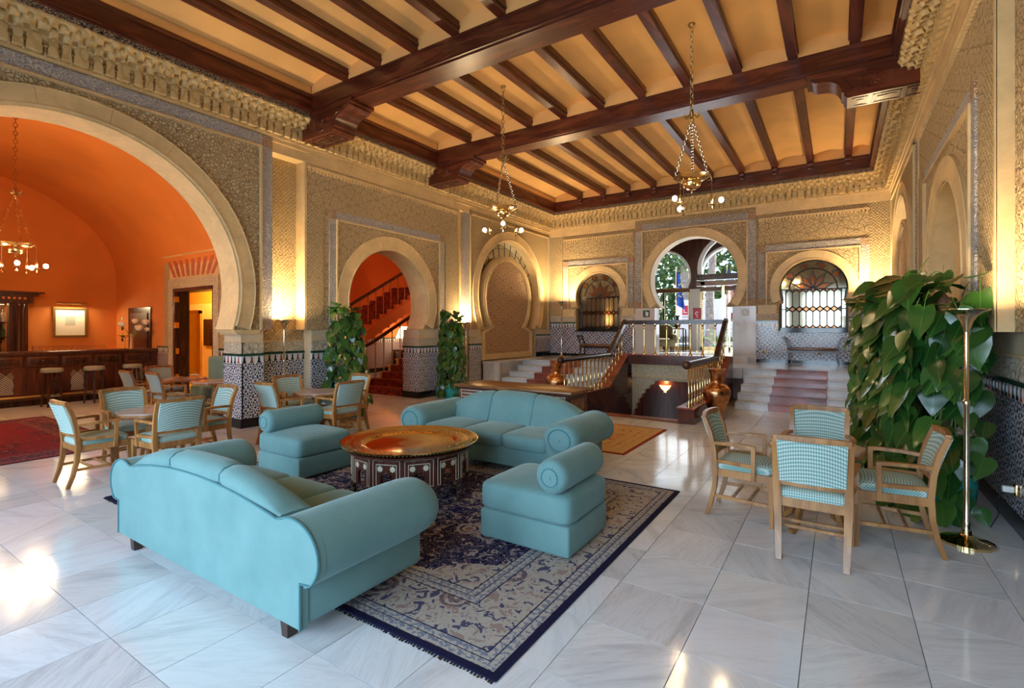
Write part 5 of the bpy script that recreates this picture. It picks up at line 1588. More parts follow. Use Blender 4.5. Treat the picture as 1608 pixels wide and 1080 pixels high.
# upper flight
up = thing('upper_staircase_flight', 'upper flight of the red carpeted stairs with its slanting rail', 'staircase', (-11.6, 7.6, 0))
UL = Vector(up.location); UX0, UX1 = -12.9, -11.3
UZ, UY = 0.0, 6.8
for k in range(3, 19):
    y0 = UY + k * TR; z1 = UZ + RI * (k + 1)
    mb = MB(); mb.box(Vector((UX0, y0, max(0.0, z1 - RI - 0.25))) - UL, Vector((UX1, y0 + TR + 0.02, z1)) - UL); s_ = mb.build('step', M['stair_orange'], up)
    mb = MB(); mb.box(Vector((UX0 + 0.1, y0 - 0.02, z1 - RI)) - UL, Vector((UX1 - 0.12, y0 + TR, z1 + 0.012)) - UL); mb.build('stair_carpet', M['red_carpet'], s_)
    mb = MB(); mb.lathe([(0.014, 0), (0.014, 0.86)], tuple(Vector((UX1 - 0.04, y0 + 0.1, z1)) - UL), 8); mb.build('baluster', M['pale_brass'], up)
mb = MB(); mb.bar(Vector((UX1 - 0.04, UY + 3 * TR, UZ + 0.98 + 3 * RI)) - UL, Vector((UX1 - 0.04, UY + 19 * TR, UZ + 0.98 + 19 * RI)) - UL, 0.06, 0.075); mb.build('handrail', M['bar_wood'], up)
mb = MB(); mb.bar(Vector((UX1, UY + 3 * TR, UZ - 0.16 + 3 * RI)) - UL, Vector((UX1, UY + 19 * TR, UZ - 0.16 + 19 * RI)) - UL, 0.05, 0.30); mb.build('stringer', M['stair_orange'], up)
lamp_obj('stair_light', 'POINT', (-10.6, 7.6, 4.9), 60, (1.0, 0.50, 0.18), shadow_soft_size=0.3)
lamp_obj('stair_light_low', 'POINT', (-10.4, 12.6, 2.6), 26, (1.0, 0.62, 0.28), shadow_soft_size=0.2)
t = thing('hall_table', 'dark table against the tiled wall behind the carpeted stairs', 'table', (-13.2, 13.4, 0))
mb = MB(); mb.rbox((-0.7, -0.25, 0.74), (0.7, 0.25, 0.79), 0.01); mb.build('tabletop', M['dark_wood'], t)
for sx in (-1, 1):
    for sy in (-1, 1): MB().box((sx * 0.64 - 0.03, sy * 0.2 - 0.03, 0), (sx * 0.64 + 0.03, sy * 0.2 + 0.03, 0.74)).build('leg', M['dark_wood'], t)
t = thing('table_lamp', 'lit white shaded table lamp behind the carpeted stairs', 'lamp', (-13.45, 13.35, 0.79))
mb = MB(); mb.lathe([(0.09, 0), (0.09, 0.02), (0.03, 0.04), (0.05, 0.2), (0.02, 0.36), (0.012, 0.5)], (0, 0, 0), 14); mb.build('base', M['brass'], t)
mb = MB(); mb.lathe([(0.33, 0.44), (0.17, 0.86)], (0, 0, 0), 24); mb.build('lamp_shade', M['lampshade'], t)

# ------------------------------------------------------------------ rugs
def rug(label, c, hx, hy, mat, rz=0):
    t = thing('rug', label, 'rug', (c[0], c[1], 0.0), rz)
    mb = MB(); mb.rbox((-hx, -hy, 0.001), (hx, hy, 0.010), 0.004, 1); mb.build('pile', M[mat], t)
    mb = MB()
    for s in (-1, 1):
        for i in range(int(2 * hx / 0.02)):
            x = -hx + i * 0.02 + rnd.uniform(-.004, .004)
            mb.box((x, s * hy, 0.001), (x + 0.010, s * (hy + 0.008 + rnd.random() * 0.01), 0.005))
    f = mb.build('fringe', M['black_metal'] if mat == 'rug_navy' else M['rust_tile'], t, smooth=False); f['kind'] = 'stuff'
rug('large navy and cream floral rug under the teal sofas', (-3.54, 3.415), 2.25, 1.57, 'rug_navy')
rug('faded crimson rug on the marble beside the bar', (-10.1, 1.55), 1.95, 1.4, 'rug_red')
rug('gold and red bordered rug in front of the stairwell', (-3.25, 6.97), 1.0, 0.93, 'rug_gold')

# ------------------------------------------------------------------ sofas
def make_sofa(label, loc, rz):
    t = thing('sofa', label, 'sofa', loc, rz)
    v = M['teal_velvet']
    AC = (1.03, 0.468); RXA, RZA = 0.215, 0.175
    zt = lambda x: 0.615 + 0.09 * (1 - min(1, abs(x) / 0.90) ** 2.0)
    # rear panel with scroll outline
    right = [(1.10, 0.10), (1.10, 0.335)] + [(AC[0] + RXA * cos(a), AC[1] + RZA * sin(a)) for a in [-0.80 + 2.85 * i / 14 for i in range(15)]]
    right += [(0.91, 0.618)]
    top = [(0.90 - 1.8 * i / 24, zt(0.90 - 1.8 * i / 24)) for i in range(25)]
    outline = right + top + [(-p[0], p[1]) for p in reversed(right)]
    mb = MB(); mb.slab(outline, [], lambda a, b, d: (a, -0.45 + d, b), 0.0, 0.045); rp = mb.build('rear_panel', v, t)
    mb = MB(); mb.tube([(p[0], -0.452, p[1]) for p in right + top + [(-p[0], p[1]) for p in reversed(right)]], 0.007, 5); mb.build('piping', M['teal_piping'], rp)
    # base
    mb = MB(); mb.rbox((-1.09, -0.42, 0.10), (1.09, 0.40, 0.31), 0.02); mb.build('base', v, t)
    # backrest in three upholstered sections
    nx = 60; vs = []; fs = []
    for i in range(nx + 1):
        x = -0.90 + 1.80 * i / nx
        z = zt(x); s = min(abs(x - 0.31), abs(x + 0.31)); pin = 0.016 * math.exp(-(s / 0.03) ** 2); q = max(0.12, 1 - (abs(x) / 0.90) ** 5)
        sec = [(-0.42, 0.28), (-0.425, z - 0.03), (-0.43 - 0.025 * q + pin, z + 0.012 * q), (-0.43 - 0.025 * q + pin, z + 0.055 * q), (-0.42 + pin * .5, z + 0.092 * q - pin), (-0.36, z + 0.105 * q - pin), (-0.295 - pin * .5, z + 0.085 * q - pin), (-0.25 - pin, z + 0.035 * q), (-0.215 - pin, z - 0.06), (-0.17 - pin, 0.50), (-0.14 - pin, 0.42), (-0.14, 0.28)]
        vs += [(x, a, b) for a, b in sec]
    m_ = 12
    for i in range(nx):
        for k in range(m_ - 1): fs.append((i*m_ + k, i*m_ + k + 1, (i+1)*m_ + k + 1, (i+1)*m_ + k))
    fs += [tuple(range(m_)), tuple(range(nx*m_, nx*m_ + m_))[::-1]]
    bk = MB().add(vs, fs).build('backrest', v, t, angle=70)
    for x in (-0.31, 0.31):
        z = zt(x)
        MB().tube([(x, a, b) for a, b in [(-0.442, z + 0.014), (-0.442, z + 0.052), (-0.414, z + 0.080), (-0.36, z + 0.092), (-0.30, z + 0.072), (-0.262, z + 0.032), (-0.228, z - 0.06), (-0.183, 0.50), (-0.153, 0.43)]], 0.006, 5).build('seam', M['teal_piping'], bk)
    # rolled arms
    for s in (-1, 1):
        vs = []; fs = []; seg = 28
        ys = [(-0.435, 1.0), (-0.2, 1.0), (0.0, 1.0), (0.20, 1.0), (0.33, 0.995), (0.385, 0.97), (0.425, 0.92), (0.45, 0.84), (0.462, 0.74), (0.464, 0.70)]
        for y, k in ys:
            for j in range(seg):
                a = 2 * PI * j / seg
                vs.append((s * (AC[0] + (RXA - 0.002) * k * cos(a)), y, AC[1] + RZA * k * sin(a)))
        for i in range(len(ys) - 1):
            for j in range(seg):
                l = (j + 1) % seg
                fs.append((i*seg + j, i*seg + l, (i+1)*seg + l, (i+1)*seg + j))
        fs.append(tuple(range(seg))); fs.append(tuple(range((len(ys)-1)*seg, len(ys)*seg)))
        ar = MB().add(vs, fs)
        ar.rbox((s * 0.84, -0.43, 0.10), (s * 1.095, 0.42, 0.46), 0.03)
        a_ = ar.build('armrest', v, t, angle=60)
        c = (s * AC[0], 0.464, AC[1])
        mb = MB(); mb.tube([(c[0] + 0.125 * cos(2*PI*i/28), c[1] + 0.002, c[2] + 0.11 * sin(2*PI*i/28)) for i in range(28)], 0.006, 5, closed=True); mb.build('piping', M['teal_piping'], a_)
        mb = MB(); mb.lathe([(0.0, 0.012), (0.012, 0.008), (0.016, 0.0)], (c[0], c[1], c[2]), 12, axis='y'); mb.build('button', v, a_)
    # three seat cushions
    for k in (-1, 0, 1):
        mb = MB(); mb.sell((k * 0.57, 0.115, 0.365), (0.288, 0.315, 0.085), 0.30, 0.22, 40, 16, zfun=lambda a, b, c: 0.018 * (1 - a*a) * (1 - b*b) if c > 0 else 0)
        mb.build('seat_cushion', v, t, angle=80)
    for sx in (-1, 1):
        for y in (-0.40, 0.36):
            mb = MB(); mb.sweep([(sx * 0.93, y, 0.0 if y < 0 else 0.0102), (sx * 0.93, y, 0.11)], [0.05, 0.065], [0.05, 0.065], up=(0, 1, 0)); mb.build('leg', M['leg_wood'], t)
    return t
make_sofa('teal three-seat sofa showing its plain back and brown block legs', (-3.33, 1.95, 0), 0.0)
make_sofa('teal three-seat sofa in front of the inlaid console, facing the round table', (-3.38, 4.93, 0), PI)

# ------------------------------------------------------------------ bolster ottomans
def make_ottoman(label, loc, rz):
    t = thing('ottoman', label, 'ottoman', loc, rz)
    v = M['teal_velvet']; h, w = 0.375, 0.335
    MB().rbox((-h, -w, 0.012), (h, w, 0.225), 0.02, 3).build('base', v, t)
    mb = MB(); mb.sell((0, 0, 0.325), (h + 0.012, w + 0.012, 0.11), 0.30, 0.20, 44, 18, zfun=lambda a, b, c: 0.03 * (1 - a*a) * (1 - b*b) if c > 0 else 0); mb.build('seat_cushion', v, t, angle=80)
    r = 0.125; c = (h - 0.14, 0, 0.425 + r)
    prof = [(0.0, -w - 0.02), (0.06, -w - 0.02), (0.10, -w - 0.012), (r - 0.006, -w + 0.015), (r, -w + 0.05), (r, w - 0.05), (r - 0.006, w - 0.015), (0.10, w + 0.012), (0.06, w + 0.02), (0.0, w + 0.02)]
    b = MB().lathe(prof, c, 32, axis='y').build('bolster', v, t, angle=60)
    for s in (-1, 1):
        y = s * (w + 0.02)
        MB().tube([(c[0] + 0.062 * cos(2*PI*i/24), y, c[2] + 0.062 * sin(2*PI*i/24)) for i in range(24)], 0.005, 5, closed=True).build('piping', M['teal_piping'], b)
        mb = MB(); mb.sell((c[0], y, c[2]), (0.014, 0.008, 0.014), 1, 1, 10, 6); mb.build('button', v, b)
        mb = MB()
        for i in range(20):
            a = 2 * PI * i / 20
            mb.tube([(c[0] + 0.07 * cos(a), y - s * 0.002, c[2] + 0.07 * sin(a)), (c[0] + 0.108 * cos(a), y - s * 0.012, c[2] + 0.108 * sin(a))], [0.004, 0.001], 4)
        q = mb.build('gather', v, b); q['kind'] = 'stuff'
make_ottoman('teal bolster ottoman standing on the navy rug corner, its end disc facing out', (-1.905, 3.385, 0.014), 0)
make_ottoman('teal bolster ottoman between the tiled pillar and the round brass table', (-5.05, 3.46, 0.014), PI)

# ------------------------------------------------------------------ inlaid table with brass tray
t = thing('moroccan_table', 'twelve-sided carved wooden table with pearl inlay under a brass tray', 'table', (-3.47, 3.52, 0.014), 0.13)
NP, RP = 12, 0.56
for k in range(NP):
    a0, a1 = 2*PI*k/NP, 2*PI*(k+1)/NP
    p0, p1 = Vector((RP*cos(a0), RP*sin(a0), 0)), Vector((RP*cos(a1), RP*sin(a1), 0))
    ex = (p1 - p0).normalized(); nrm = Vector((ex.y, -ex.x, 0)); L = (p1 - p0).length
    fn = lambda u, v, d, p0=p0, ex=ex, nrm=nrm: tuple(p0 + ex * u + nrm * d + Vector((0, 0, v)))
    m0 = L / 2
    hole = [(m0 - 0.045, 0.20), (m0 - 0.052, 0.25)] + [(m0 + 0.052 * cos(PI - PI*i/8), 0.285 + 0.05 * sin(PI*i/8)) for i in range(9)] + [(m0 + 0.052, 0.25), (m0 + 0.045, 0.20)]
    outer = [(0.001, 0.19), (m0 - 0.075, 0.19), (m0 - 0.06, 0.20)] + hole + [(m0 + 0.06, 0.20), (m0 + 0.075, 0.19), (L - 0.001, 0.19), (L - 0.001, 0.47), (0.001, 0.47)]
    pn = MB().slab(outer, [], fn, -0.025, 0.0).build('side_panel', M['table_wood'], t)
    mb = MB()
    def line(a, b, w=0.004):
        mb.bar(fn(a[0], a[1], 0.002), fn(b[0], b[1], 0.002), w, 0.005, up=tuple(nrm))
    for dx, dz in ((0.022, 0.022),):
        x0, x1, z0, z1 = dx, L - dx, 0.20 + dz * 0.3, 0.462 - dz
        xi = 0.052 - dx * 0.2
        line((x0, z0), (x0, z1)); line((x1, z0), (x1, z1)); line((x0, z1), (x1, z1)); line((x0, z0), (x0 + xi - dx, z0)); line((x1, z0), (x1 - xi + dx, z0))
    line((0.052, 0.20), (0.052, 0.405), 0.005); line((L - 0.052, 0.20), (L - 0.052, 0.405), 0.005); line((0.052, 0.405), (L - 0.052, 0.405), 0.005)
    for q in (m0 - 0.05, m0 + 0.05):
        line((q - 0.012, 0.432), (q, 0.444)); line((q, 0.444), (q + 0.012, 0.432))
    mb.build('inlay_lines', M['inlay'], pn, smooth=False)
    for q in (m0 - 0.058, m0 + 0.058):
        pts = [(q + (0.030 if i % 2 == 0 else 0.020) * cos(2*PI*i/16), 0.368 + (0.030 if i % 2 == 0 else 0.020) * sin(2*PI*i/16)) for i in range(16)]
        sr = MB().slab(pts, [], fn, 0.0, 0.004).build('inlay_star', M['inlay'], pn, smooth=False)
        MB().slab([(q + 0.006 * cos(2*PI*i/8), 0.368 + 0.006 * sin(2*PI*i/8)) for i in range(8)], [], fn, 0.003, 0.005).build
    pc = Vector((RP*0.975*cos(a0), RP*0.975*sin(a0), 0))
    MB().lathe([(0.014, 0), (0.018, 0.03), (0.012, 0.045), (0.024, 0.06), (0.024, 0.075), (0.013, 0.09), (0.022, 0.11), (0.026, 0.13), (0.014, 0.15), (0.02, 0.165), (0.034, 0.175), (0.034, 0.20)], tuple(pc), 10).build('leg', M['leg_wood'], t)
mb = MB(); mb.lathe([(0.0, 0.455), (0.60, 0.455), (0.61, 0.462), (0.61, 0.475), (0.0, 0.475)], (0, 0, 0), 48); mb.build('top_ring', M['table_wood'], t)
tr = thing('brass_tray', 'large round engraved brass tray resting on the inlaid table', 'tray', (-3.47, 3.52, 0.490))
mb = MB(); mb.lathe([(0.0, 0.0), (0.40, 0.0), (0.43, 0.006), (0.455, 0.024), (0.49, 0.027), (0.62, 0.034), (0.645, 0.044), (0.652, 0.044), (0.652, 0.038), (0.62, 0.026), (0.47, 0.012), (0.44, -0.0), (0.40, -0.0005)], (0, 0, 0), 96); mb.build('dish', M['brass_tray'], tr)
mb = MB()
for i in range(120):
    a = 2*PI*i/120
    mb.box((0.636 * cos(a) - .006, 0.636 * sin(a) - .006, 0.024), (0.636 * cos(a) + .006, 0.636 * sin(a) + .006, 0.032))
q = mb.build('beaded_rim', M['gilt'], tr, smooth=False); q['kind'] = 'stuff'

# ------------------------------------------------------------------ oak armchairs
def make_chair():
    t = link('armchair', None)
    ok = M['oak']; fb = M['mint_lattice']
    for s in (-1, 1):
        MB().sweep([(s*0.195, -0.285, 0.0), (s*0.20, -0.245, 0.12), (s*0.205, -0.215, 0.26), (s*0.21, -0.205, 0.42), (s*0.213, -0.22, 0.58), (s*0.218, -0.25, 0.72), (s*0.222, -0.30, 0.845)],
                   [0.030, 0.034, 0.036, 0.038, 0.036, 0.034, 0.030], [0.036, 0.042, 0.046, 0.05, 0.044, 0.04, 0.034], up=(1, 0, 0)).build('back_leg', ok, t)
        MB().sweep([(s*0.232, 0.225, 0.0), (s*0.235, 0.222, 0.2), (s*0.238, 0.215, 0.42)], [0.028, 0.034, 0.04], [0.028, 0.034, 0.04], up=(0, 1, 0)).build('front_leg', ok, t)
        ar = MB(); ar.sweep([(s*0.218, -0.225, 0.625), (s*0.245, -0.1, 0.635), (s*0.262, 0.04, 0.635), (s*0.262, 0.10, 0.630)], [0.034, 0.036, 0.04, 0.036], 0.026)
        ar.sweep([(s*0.262, 0.095, 0.64), (s*0.258, 0.095, 0.50), (s*0.252, 0.09, 0.36)], 0.028, 0.032, up=(0, 1, 0))
        ar.bar((s*0.213, -0.205, 0.475), (s*0.256, 0.09, 0.475), 0.022, 0.03)
        ar.build('armrest', ok, t)
        MB().bar((s*0.20, -0.225, 0.175), (s*0.235, 0.222, 0.175), 0.018, 0.026).build('side_stretcher', ok, t)
    mb = MB()
    mb.bar((-0.21, -0.205, 0.385), (0.21, -0.205, 0.385), 0.03, 0.06); mb.bar((-0.237, 0.216, 0.385), (0.237, 0.216, 0.385), 0.03, 0.06)
    for s in (-1, 1): mb.bar((s*0.21, -0.205, 0.385), (s*0.237, 0.216, 0.385), 0.03, 0.06)
    mb.build('seat_frame', ok, t)
    mb = MB()
    for y in (-0.08, 0.05): mb.bar((-0.215, y, 0.175), (0.215, y, 0.175), 0.018, 0.022)
    mb.build('cross_stretcher', ok, t)
    MB().sweep([(-0.222, -0.298, 0.842), (-0.12, -0.318, 0.848), (0, -0.326, 0.85), (0.12, -0.318, 0.848), (0.222, -0.298, 0.842)], 0.032, 0.045).build('top_rail', ok, t)
    MB().sweep([(-0.212, -0.212, 0.525), (-0.1, -0.232, 0.525), (0, -0.238, 0.525), (0.1, -0.232, 0.525), (0.212, -0.212, 0.525)], 0.026, 0.036).build('lower_rail', ok, t)
    # upholstered back panel, slightly curved
    vs = []; fs = []; nx, nz = 10, 6
    for side, off in ((0, 0.016), (1, -0.016)):
        for j in range(nz + 1):
            f = j / nz; z = 0.535 + 0.30 * f
            yb = -0.222 - 0.09 * f ** 1.3
            for i in range(nx + 1):
                x = -1 + 2 * i / nx; hw = 0.197 + 0.008 * f
                bulge = 0.014 * (1 - x*x) * (1 - (2*f - 1) ** 2)
                vs.append((x * hw, yb - 0.026 * (1 - x * x) + off + (bulge if side == 0 else -bulge * 0.6), z))
    n1 = (nx + 1) * (nz + 1)
    for b in (0, n1):
        for j in range(nz):
            for i in range(nx):
                q = b + j * (nx + 1) + i; fs.append((q, q + 1, q + nx + 2, q + nx + 1))
    for i in range(nx):
        fs.append((i, i + 1, n1 + i + 1, n1 + i)); q = nz * (nx + 1) + i; fs.append((q, q + 1, n1 + q + 1, n1 + q))
    for j in range(nz):
        q = j * (nx + 1); fs.append((q, q + nx + 1, n1 + q + nx + 1, n1 + q)); q += nx; fs.append((q, q + nx + 1, n1 + q + nx + 1, n1 + q))
    MB().add(vs, fs).build('back_panel', fb, t, angle=60)
    MB().sell((0, 0.01, 0.435), (0.225, 0.225, 0.045), 0.45, 0.25, 32, 12, zfun=lambda a, b, c: 0.018 * (1 - a*a) * (1 - b*b) if c > 0 else 0).build('seat', fb, t, angle=80)
    return t
CH = [make_chair()]; used = [False]
def chair(loc, rz, label):
    o = CH[0] if not used[0] else dup(CH[0])
    used[0] = True
    o.location = loc; o.rotation_euler = (0, 0, rz)
    tag(o, label, 'chair', 'oak armchairs around the small tables')
    return o
def cafe_table(loc, label, rz=0.0, r=0.33):
    t = thing('cafe_table', label, 'table', loc, rz, 'round cafe tables')
    n = 96; pts = [((r + 0.012 * cos(8 * 2*PI*i/n)) * cos(2*PI*i/n), (r + 0.012 * cos(8 * 2*PI*i/n)) * sin(2*PI*i/n)) for i in range(n)]
    MB().slab(pts, [], lambda u, v, d: (u, v, d), 0.625, 0.65).build('apron', M['oak'], t)
    MB().slab([(p[0] * 0.97, p[1] * 0.97) for p in pts], [], lambda u, v, d: (u, v, d), 0.65, 0.668).build('stone_top', M['tabletop_stone'], t)
    MB().lathe([(0.10, 0.625), (0.05, 0.60), (0.035, 0.52), (0.055, 0.42), (0.06, 0.34), (0.04, 0.28), (0.05, 0.22), (0.03, 0.18), (0.0, 0.17)], (0, 0, 0), 14).build('pedestal', M['oak'], t)
    for k in range(4):
        a = k * PI / 2 + PI / 4
        MB().sweep([(q * cos(a), q * sin(a), z) for q, z in ((0.03, 0.30), (0.09, 0.33), (0.15, 0.27), (0.19, 0.16), (0.22, 0.06), (0.27, 0.02), (0.29, 0.02))], 0.035, [0.05, 0.05, 0.05, 0.045, 0.04, 0.04, 0.03]).build('scroll_foot', M['oak'], t)
    return t
marble('tabletop_stone', (0.50, 0.36, 0.30), (0.28, 0.18, 0.15), (0.56, 0.44, 0.38), 0.12, 3.0)
base = 'oak armchair with mint lattice upholstery, '
E_, W_, N_, S_ = -PI / 2, PI / 2, 0.0, PI      # facing +X, -X, +Y, -Y
# set beside the tall plants
cafe_table((-0.15, 4.68, 0), 'small round stone-topped table beside the big leafy plants', 0.2)
chair((-0.15, 4.20, 0), N_, base + 'facing the marble steps, by the tall plants')
chair((-0.655, 4.71, 0), E_ - 0.05, base + 'facing the tall plants, by the rug corner')
chair((0.325, 4.71, 0), W_ + 0.05, base + 'its back against the tall plants')
chair((-0.15, 5.20, 0), S_, base + 'its back to the marble steps, by the tall plants')
# set by the great arch
cafe_table((-6.58, 2.53, 0), 'small round stone-topped table on the marble before the crimson rug', 0.3)
chair((-6.60, 2.03, 0), N_, base + 'facing the tiled pillar, next to the crimson rug')
chair((-7.06, 2.53, 0), E_, base + 'its back to the bar, under the great arch')
chair((-6.07, 2.50, 0), W_, base + 'facing the bar, behind the plain sofa back')
chair((-6.60, 3.10, 0), S_, base + 'its back to the tiled pillar, under the great arch')
# set in front of the tiled wall
cafe_table((-6.45, 4.63, 0), 'small round stone-topped table in front of the tiled wall', 0.1)
chair((-6.48, 4.12, 0), N_, base + 'facing the carpeted stairs, behind the ottoman')
chair((-6.92, 4.62, 0), E_, base + 'its back to the tiled wall and floor lamp')
chair((-5.97, 4.60, 0), W_, base + 'facing the tiled wall, behind the far sofa arm')
chair((-6.42, 5.10, 0), S_, base + 'its back to the carpeted stairs')
# sets inside the bar
cafe_table((-10.2, 4.48, 0), 'small round stone-topped table in the bar next to the stools', 0.0, 0.36)
cafe_table((-9.3, 4.56, 0), 'small round stone-topped table in the bar beside the teal banquette', 0.0, 0.36)
chair((-10.32, 3.88, 0), N_, base + 'in the bar by the stools')
chair((-9.50, 3.97, 0), N_, base + 'in the bar, pulled up to the banquette table')
chair((-10.84, 4.42, 0), E_, base + 'in the bar, its back to the counter')
t = thing('banquette', 'teal upholstered banquette against the tiles beside the lift doorway', 'banquette', (-10.3, 5.13, 0))
MB().rbox((-0.7, -0.22, 0.05), (0.75, 0.30, 0.44), 0.04, 3).build('seat', M['teal_velvet'], t)
MB().rbox((-0.7, 0.12, 0.40), (0.75, 0.32, 1.02), 0.06, 3).build('backrest', M['teal_velvet'], t)
MB().rbox((0.58, -0.24, 0.05), (0.76, 0.30, 0.88), 0.05, 3).build('armrest', M['teal_velvet'], t)
t = thing('pouffe', 'low round teal pouffe under the bar tables', 'pouffe', (-8.95, 4.05, 0))
MB().lathe([(0.0, 0.0), (0.17, 0.0), (0.19, 0.03), (0.20, 0.34), (0.18, 0.38), (0.0, 0.39)], (0, 0, 0), 24).build('cushion', M['teal_velvet'], t)

# ------------------------------------------------------------------ inlaid console behind the far sofa
t = thing('console_table', 'long inlaid wooden console table behind the far sofa', 'console', (-3.76, 6.02, 0.0102))
MB().rbox((-0.95, -0.36, 0.735), (0.95, 0.34, 0.775), 0.01).build('tabletop', M['console_wood'], t)
MB().box((-0.88, -0.30, 0.06), (0.88, 0.28, 0.735)).build('body', M['table_wood'], t)
mb = MB(); mb.box((-0.92, -0.33, 0.0), (0.92, 0.31, 0.07)); mb.build('plinth', M['table_wood'], t)
for i in range(4):
    x0 = -0.86 + i * 0.435
    pn = MB().rbox((x0, -0.318, 0.54), (x0 + 0.415, -0.30, 0.71), 0.004).build('drawer', M['table_wood'], t)
    mb = MB()
    for a, b in (((x0 + .02, .555), (x0 + .395, .555)), ((x0 + .02, .695), (x0 + .395, .695)), ((x0 + .02, .555), (x0 + .02, .695)), ((x0 + .395, .555), (x0 + .395, .695))):
        mb.bar((a[0], -0.32, a[1]), (b[0], -0.32, b[1]), 0.008, 0.004, up=(0, 1, 0))
    for j in range(14):
        xx = x0 + 0.045 + j * 0.025
        for zz in (0.60, 0.65):
            mb.slab([(xx + (0.011 if i_ % 2 == 0 else 0.006) * cos(2*PI*i_/8), zz + (0.018 if i_ % 2 == 0 else 0.009) * sin(2*PI*i_/8)) for i_ in range(8)], [], lambda u, v, d: (u, -0.318 - d, v), 0, 0.003, back=False)
    q = mb.build('pearl_inlay', M['inlay'], pn, smooth=False); q['kind'] = 'stuff'
    MB().rbox((x0, -0.312, 0.10), (x0 + 0.415, -0.30, 0.52), 0.004).build('door', M['table_wood'], t)
MB().rbox((0.88, -0.22, 0.12), (0.89, 0.20, 0.66), 0.004).build('end_panel', M['console_wood'], t)

# ------------------------------------------------------------------ copper vases
vm = MB().lathe([(0.0, 0.0), (0.12, 0.0), (0.13, 0.02), (0.09, 0.05), (0.10, 0.10), (0.17, 0.26), (0.225, 0.42), (0.235, 0.50), (0.20, 0.57), (0.12, 0.62), (0.095, 0.66), (0.10, 0.70), (0.12, 0.72), (0.10, 0.74), (0.105, 0.80), (0.14, 0.87), (0.155, 0.885), (0.145, 0.885), (0.09, 0.78), (0.08, 0.66), (0.0, 0.6)], (0, 0, 0), 32).mesh('copper_vase', M['copper_vase'])
for loc, lab in (((-1.78, 9.28, 0), 'tall bulbous copper vase beside the balustrade near the marble steps by the plants'), ((-4.98, 9.35, 0), 'tall bulbous copper vase behind the inlaid console')):
    t = thing('copper_vase', lab, 'vase', loc)
    link('vessel', vm, t)
    mb = MB()
    for z, r in ((0.60, 0.165), (0.70, 0.107), (0.05, 0.095)): mb.tube([(r * cos(2*PI*i/28), r * sin(2*PI*i/28), z) for i in range(28)], 0.008, 5, closed=True)
    mb.build('neck_ring', M['copper_vase'], t)

# ------------------------------------------------------------------ benches on the platform
def bench(label, loc, L):
    t = thing('bench', label, 'bench', loc)
    MB().rbox((-L/2, -0.17, 0.36), (L/2, 0.17, 0.42), 0.012).build('seat', M['console_wood'], t)
    for s in (-1, 1):
        mb = MB()
        for y in (-0.15, 0.15):
            mb.sweep([(s * (L/2 + 0.02), y, 0.0), (s * (L/2 - 0.03), y, 0.2), (s * (L/2 - 0.02), y, 0.42), (s * (L/2 + 0.03), y, 0.58), (s * (L/2 + 0.08), y, 0.66), (s * (L/2 + 0.12), y, 0.67)], 0.03, 0.04, up=(0, 1, 0))
        for z, dx in ((0.66, 0.09), (0.56, 0.03)): mb.bar((s * (L/2 + dx), -0.15, z), (s * (L/2 + dx), 0.15, z), 0.03, 0.04)
        mb.build('scroll_end', M['dark_wood'], t)
    for y in (-0.15, 0.15): MB().bar((-L/2, y, 0.33), (L/2, y, 0.33), 0.03, 0.05).build('seat_rail', M['dark_wood'], t)
bench('dark scroll-ended bench under the amber window next to the leafy plants', (-0.53, 14.1, ZP), 1.05)
bench('dark scroll-ended bench under the leaded window beside the keyhole screen', (-6.0, 14.0, ZP), 1.15)

# ------------------------------------------------------------------ torchieres
def torchiere(label, loc, watts, big=False):
    t = thing('torchiere', label, 'floor lamp', loc, 0.2, 'brass uplighter floor lamps')
    MB().lathe([(0.165, 0), (0.165, 0.02), (0.13, 0.035), (0.06, 0.05), (0.035, 0.07), (0.03, 0.1), (0.0, 0.1)], (0, 0, 0), 12).build('base', M['polished_brass'], t)
    MB().lathe([(0.022, 0.08), (0.022, 0.16), (0.018, 0.17), (0.018, 1.02), (0.023, 1.03), (0.023, 1.06), (0.015, 1.07), (0.015, 1.58)], (0, 0, 0), 12).build('pole', M['pale_brass'], t)
    MB().lathe([(0.015, 1.57), (0.025, 1.60), (0.04, 1.65), (0.065, 1.69), (0.105, 1.72), (0.145, 1.735), (0.145, 1.74), (0.10, 1.728), (0.055, 1.69), (0.03, 1.645), (0.0, 1.63)], (0, 0, 0), 28).build('bowl', M['pale_brass'], t)
    if watts:
        MB().lathe([(0.0, 1.70), (0.035, 1.705), (0.0, 1.72)], (0, 0, 0), 12).build('lit_bulb', M['bulb'], t)
        lamp_obj('torchiere_light', 'AREA', (loc[0], loc[1], loc[2] + 1.738), watts, (1.0, 0.74, 0.42), rot=(PI, 0, 0), shape='DISK', size=0.2)
    return t
torchiere('slim brass torchiere floor lamp lit against the tiled wall behind the small tables', (-7.93, 5.03, 0), 46)
torchiere('slim brass torchiere floor lamp lit behind the leafy column by the carpeted stairs', (-7.86, 9.92, 0), 46)
torchiere('slim brass torchiere floor lamp lit on the platform by the keyhole screen', (-7.25, 13.95, ZP), 46)
torchiere('slim brass torchiere floor lamp lit on the platform beside the bench and plants', (0.62, 13.95, ZP), 46)
torchiere('slim brass torchiere floor lamp with heavy base in front of the big leafy plants', (0.80, 4.96, 0), 18)

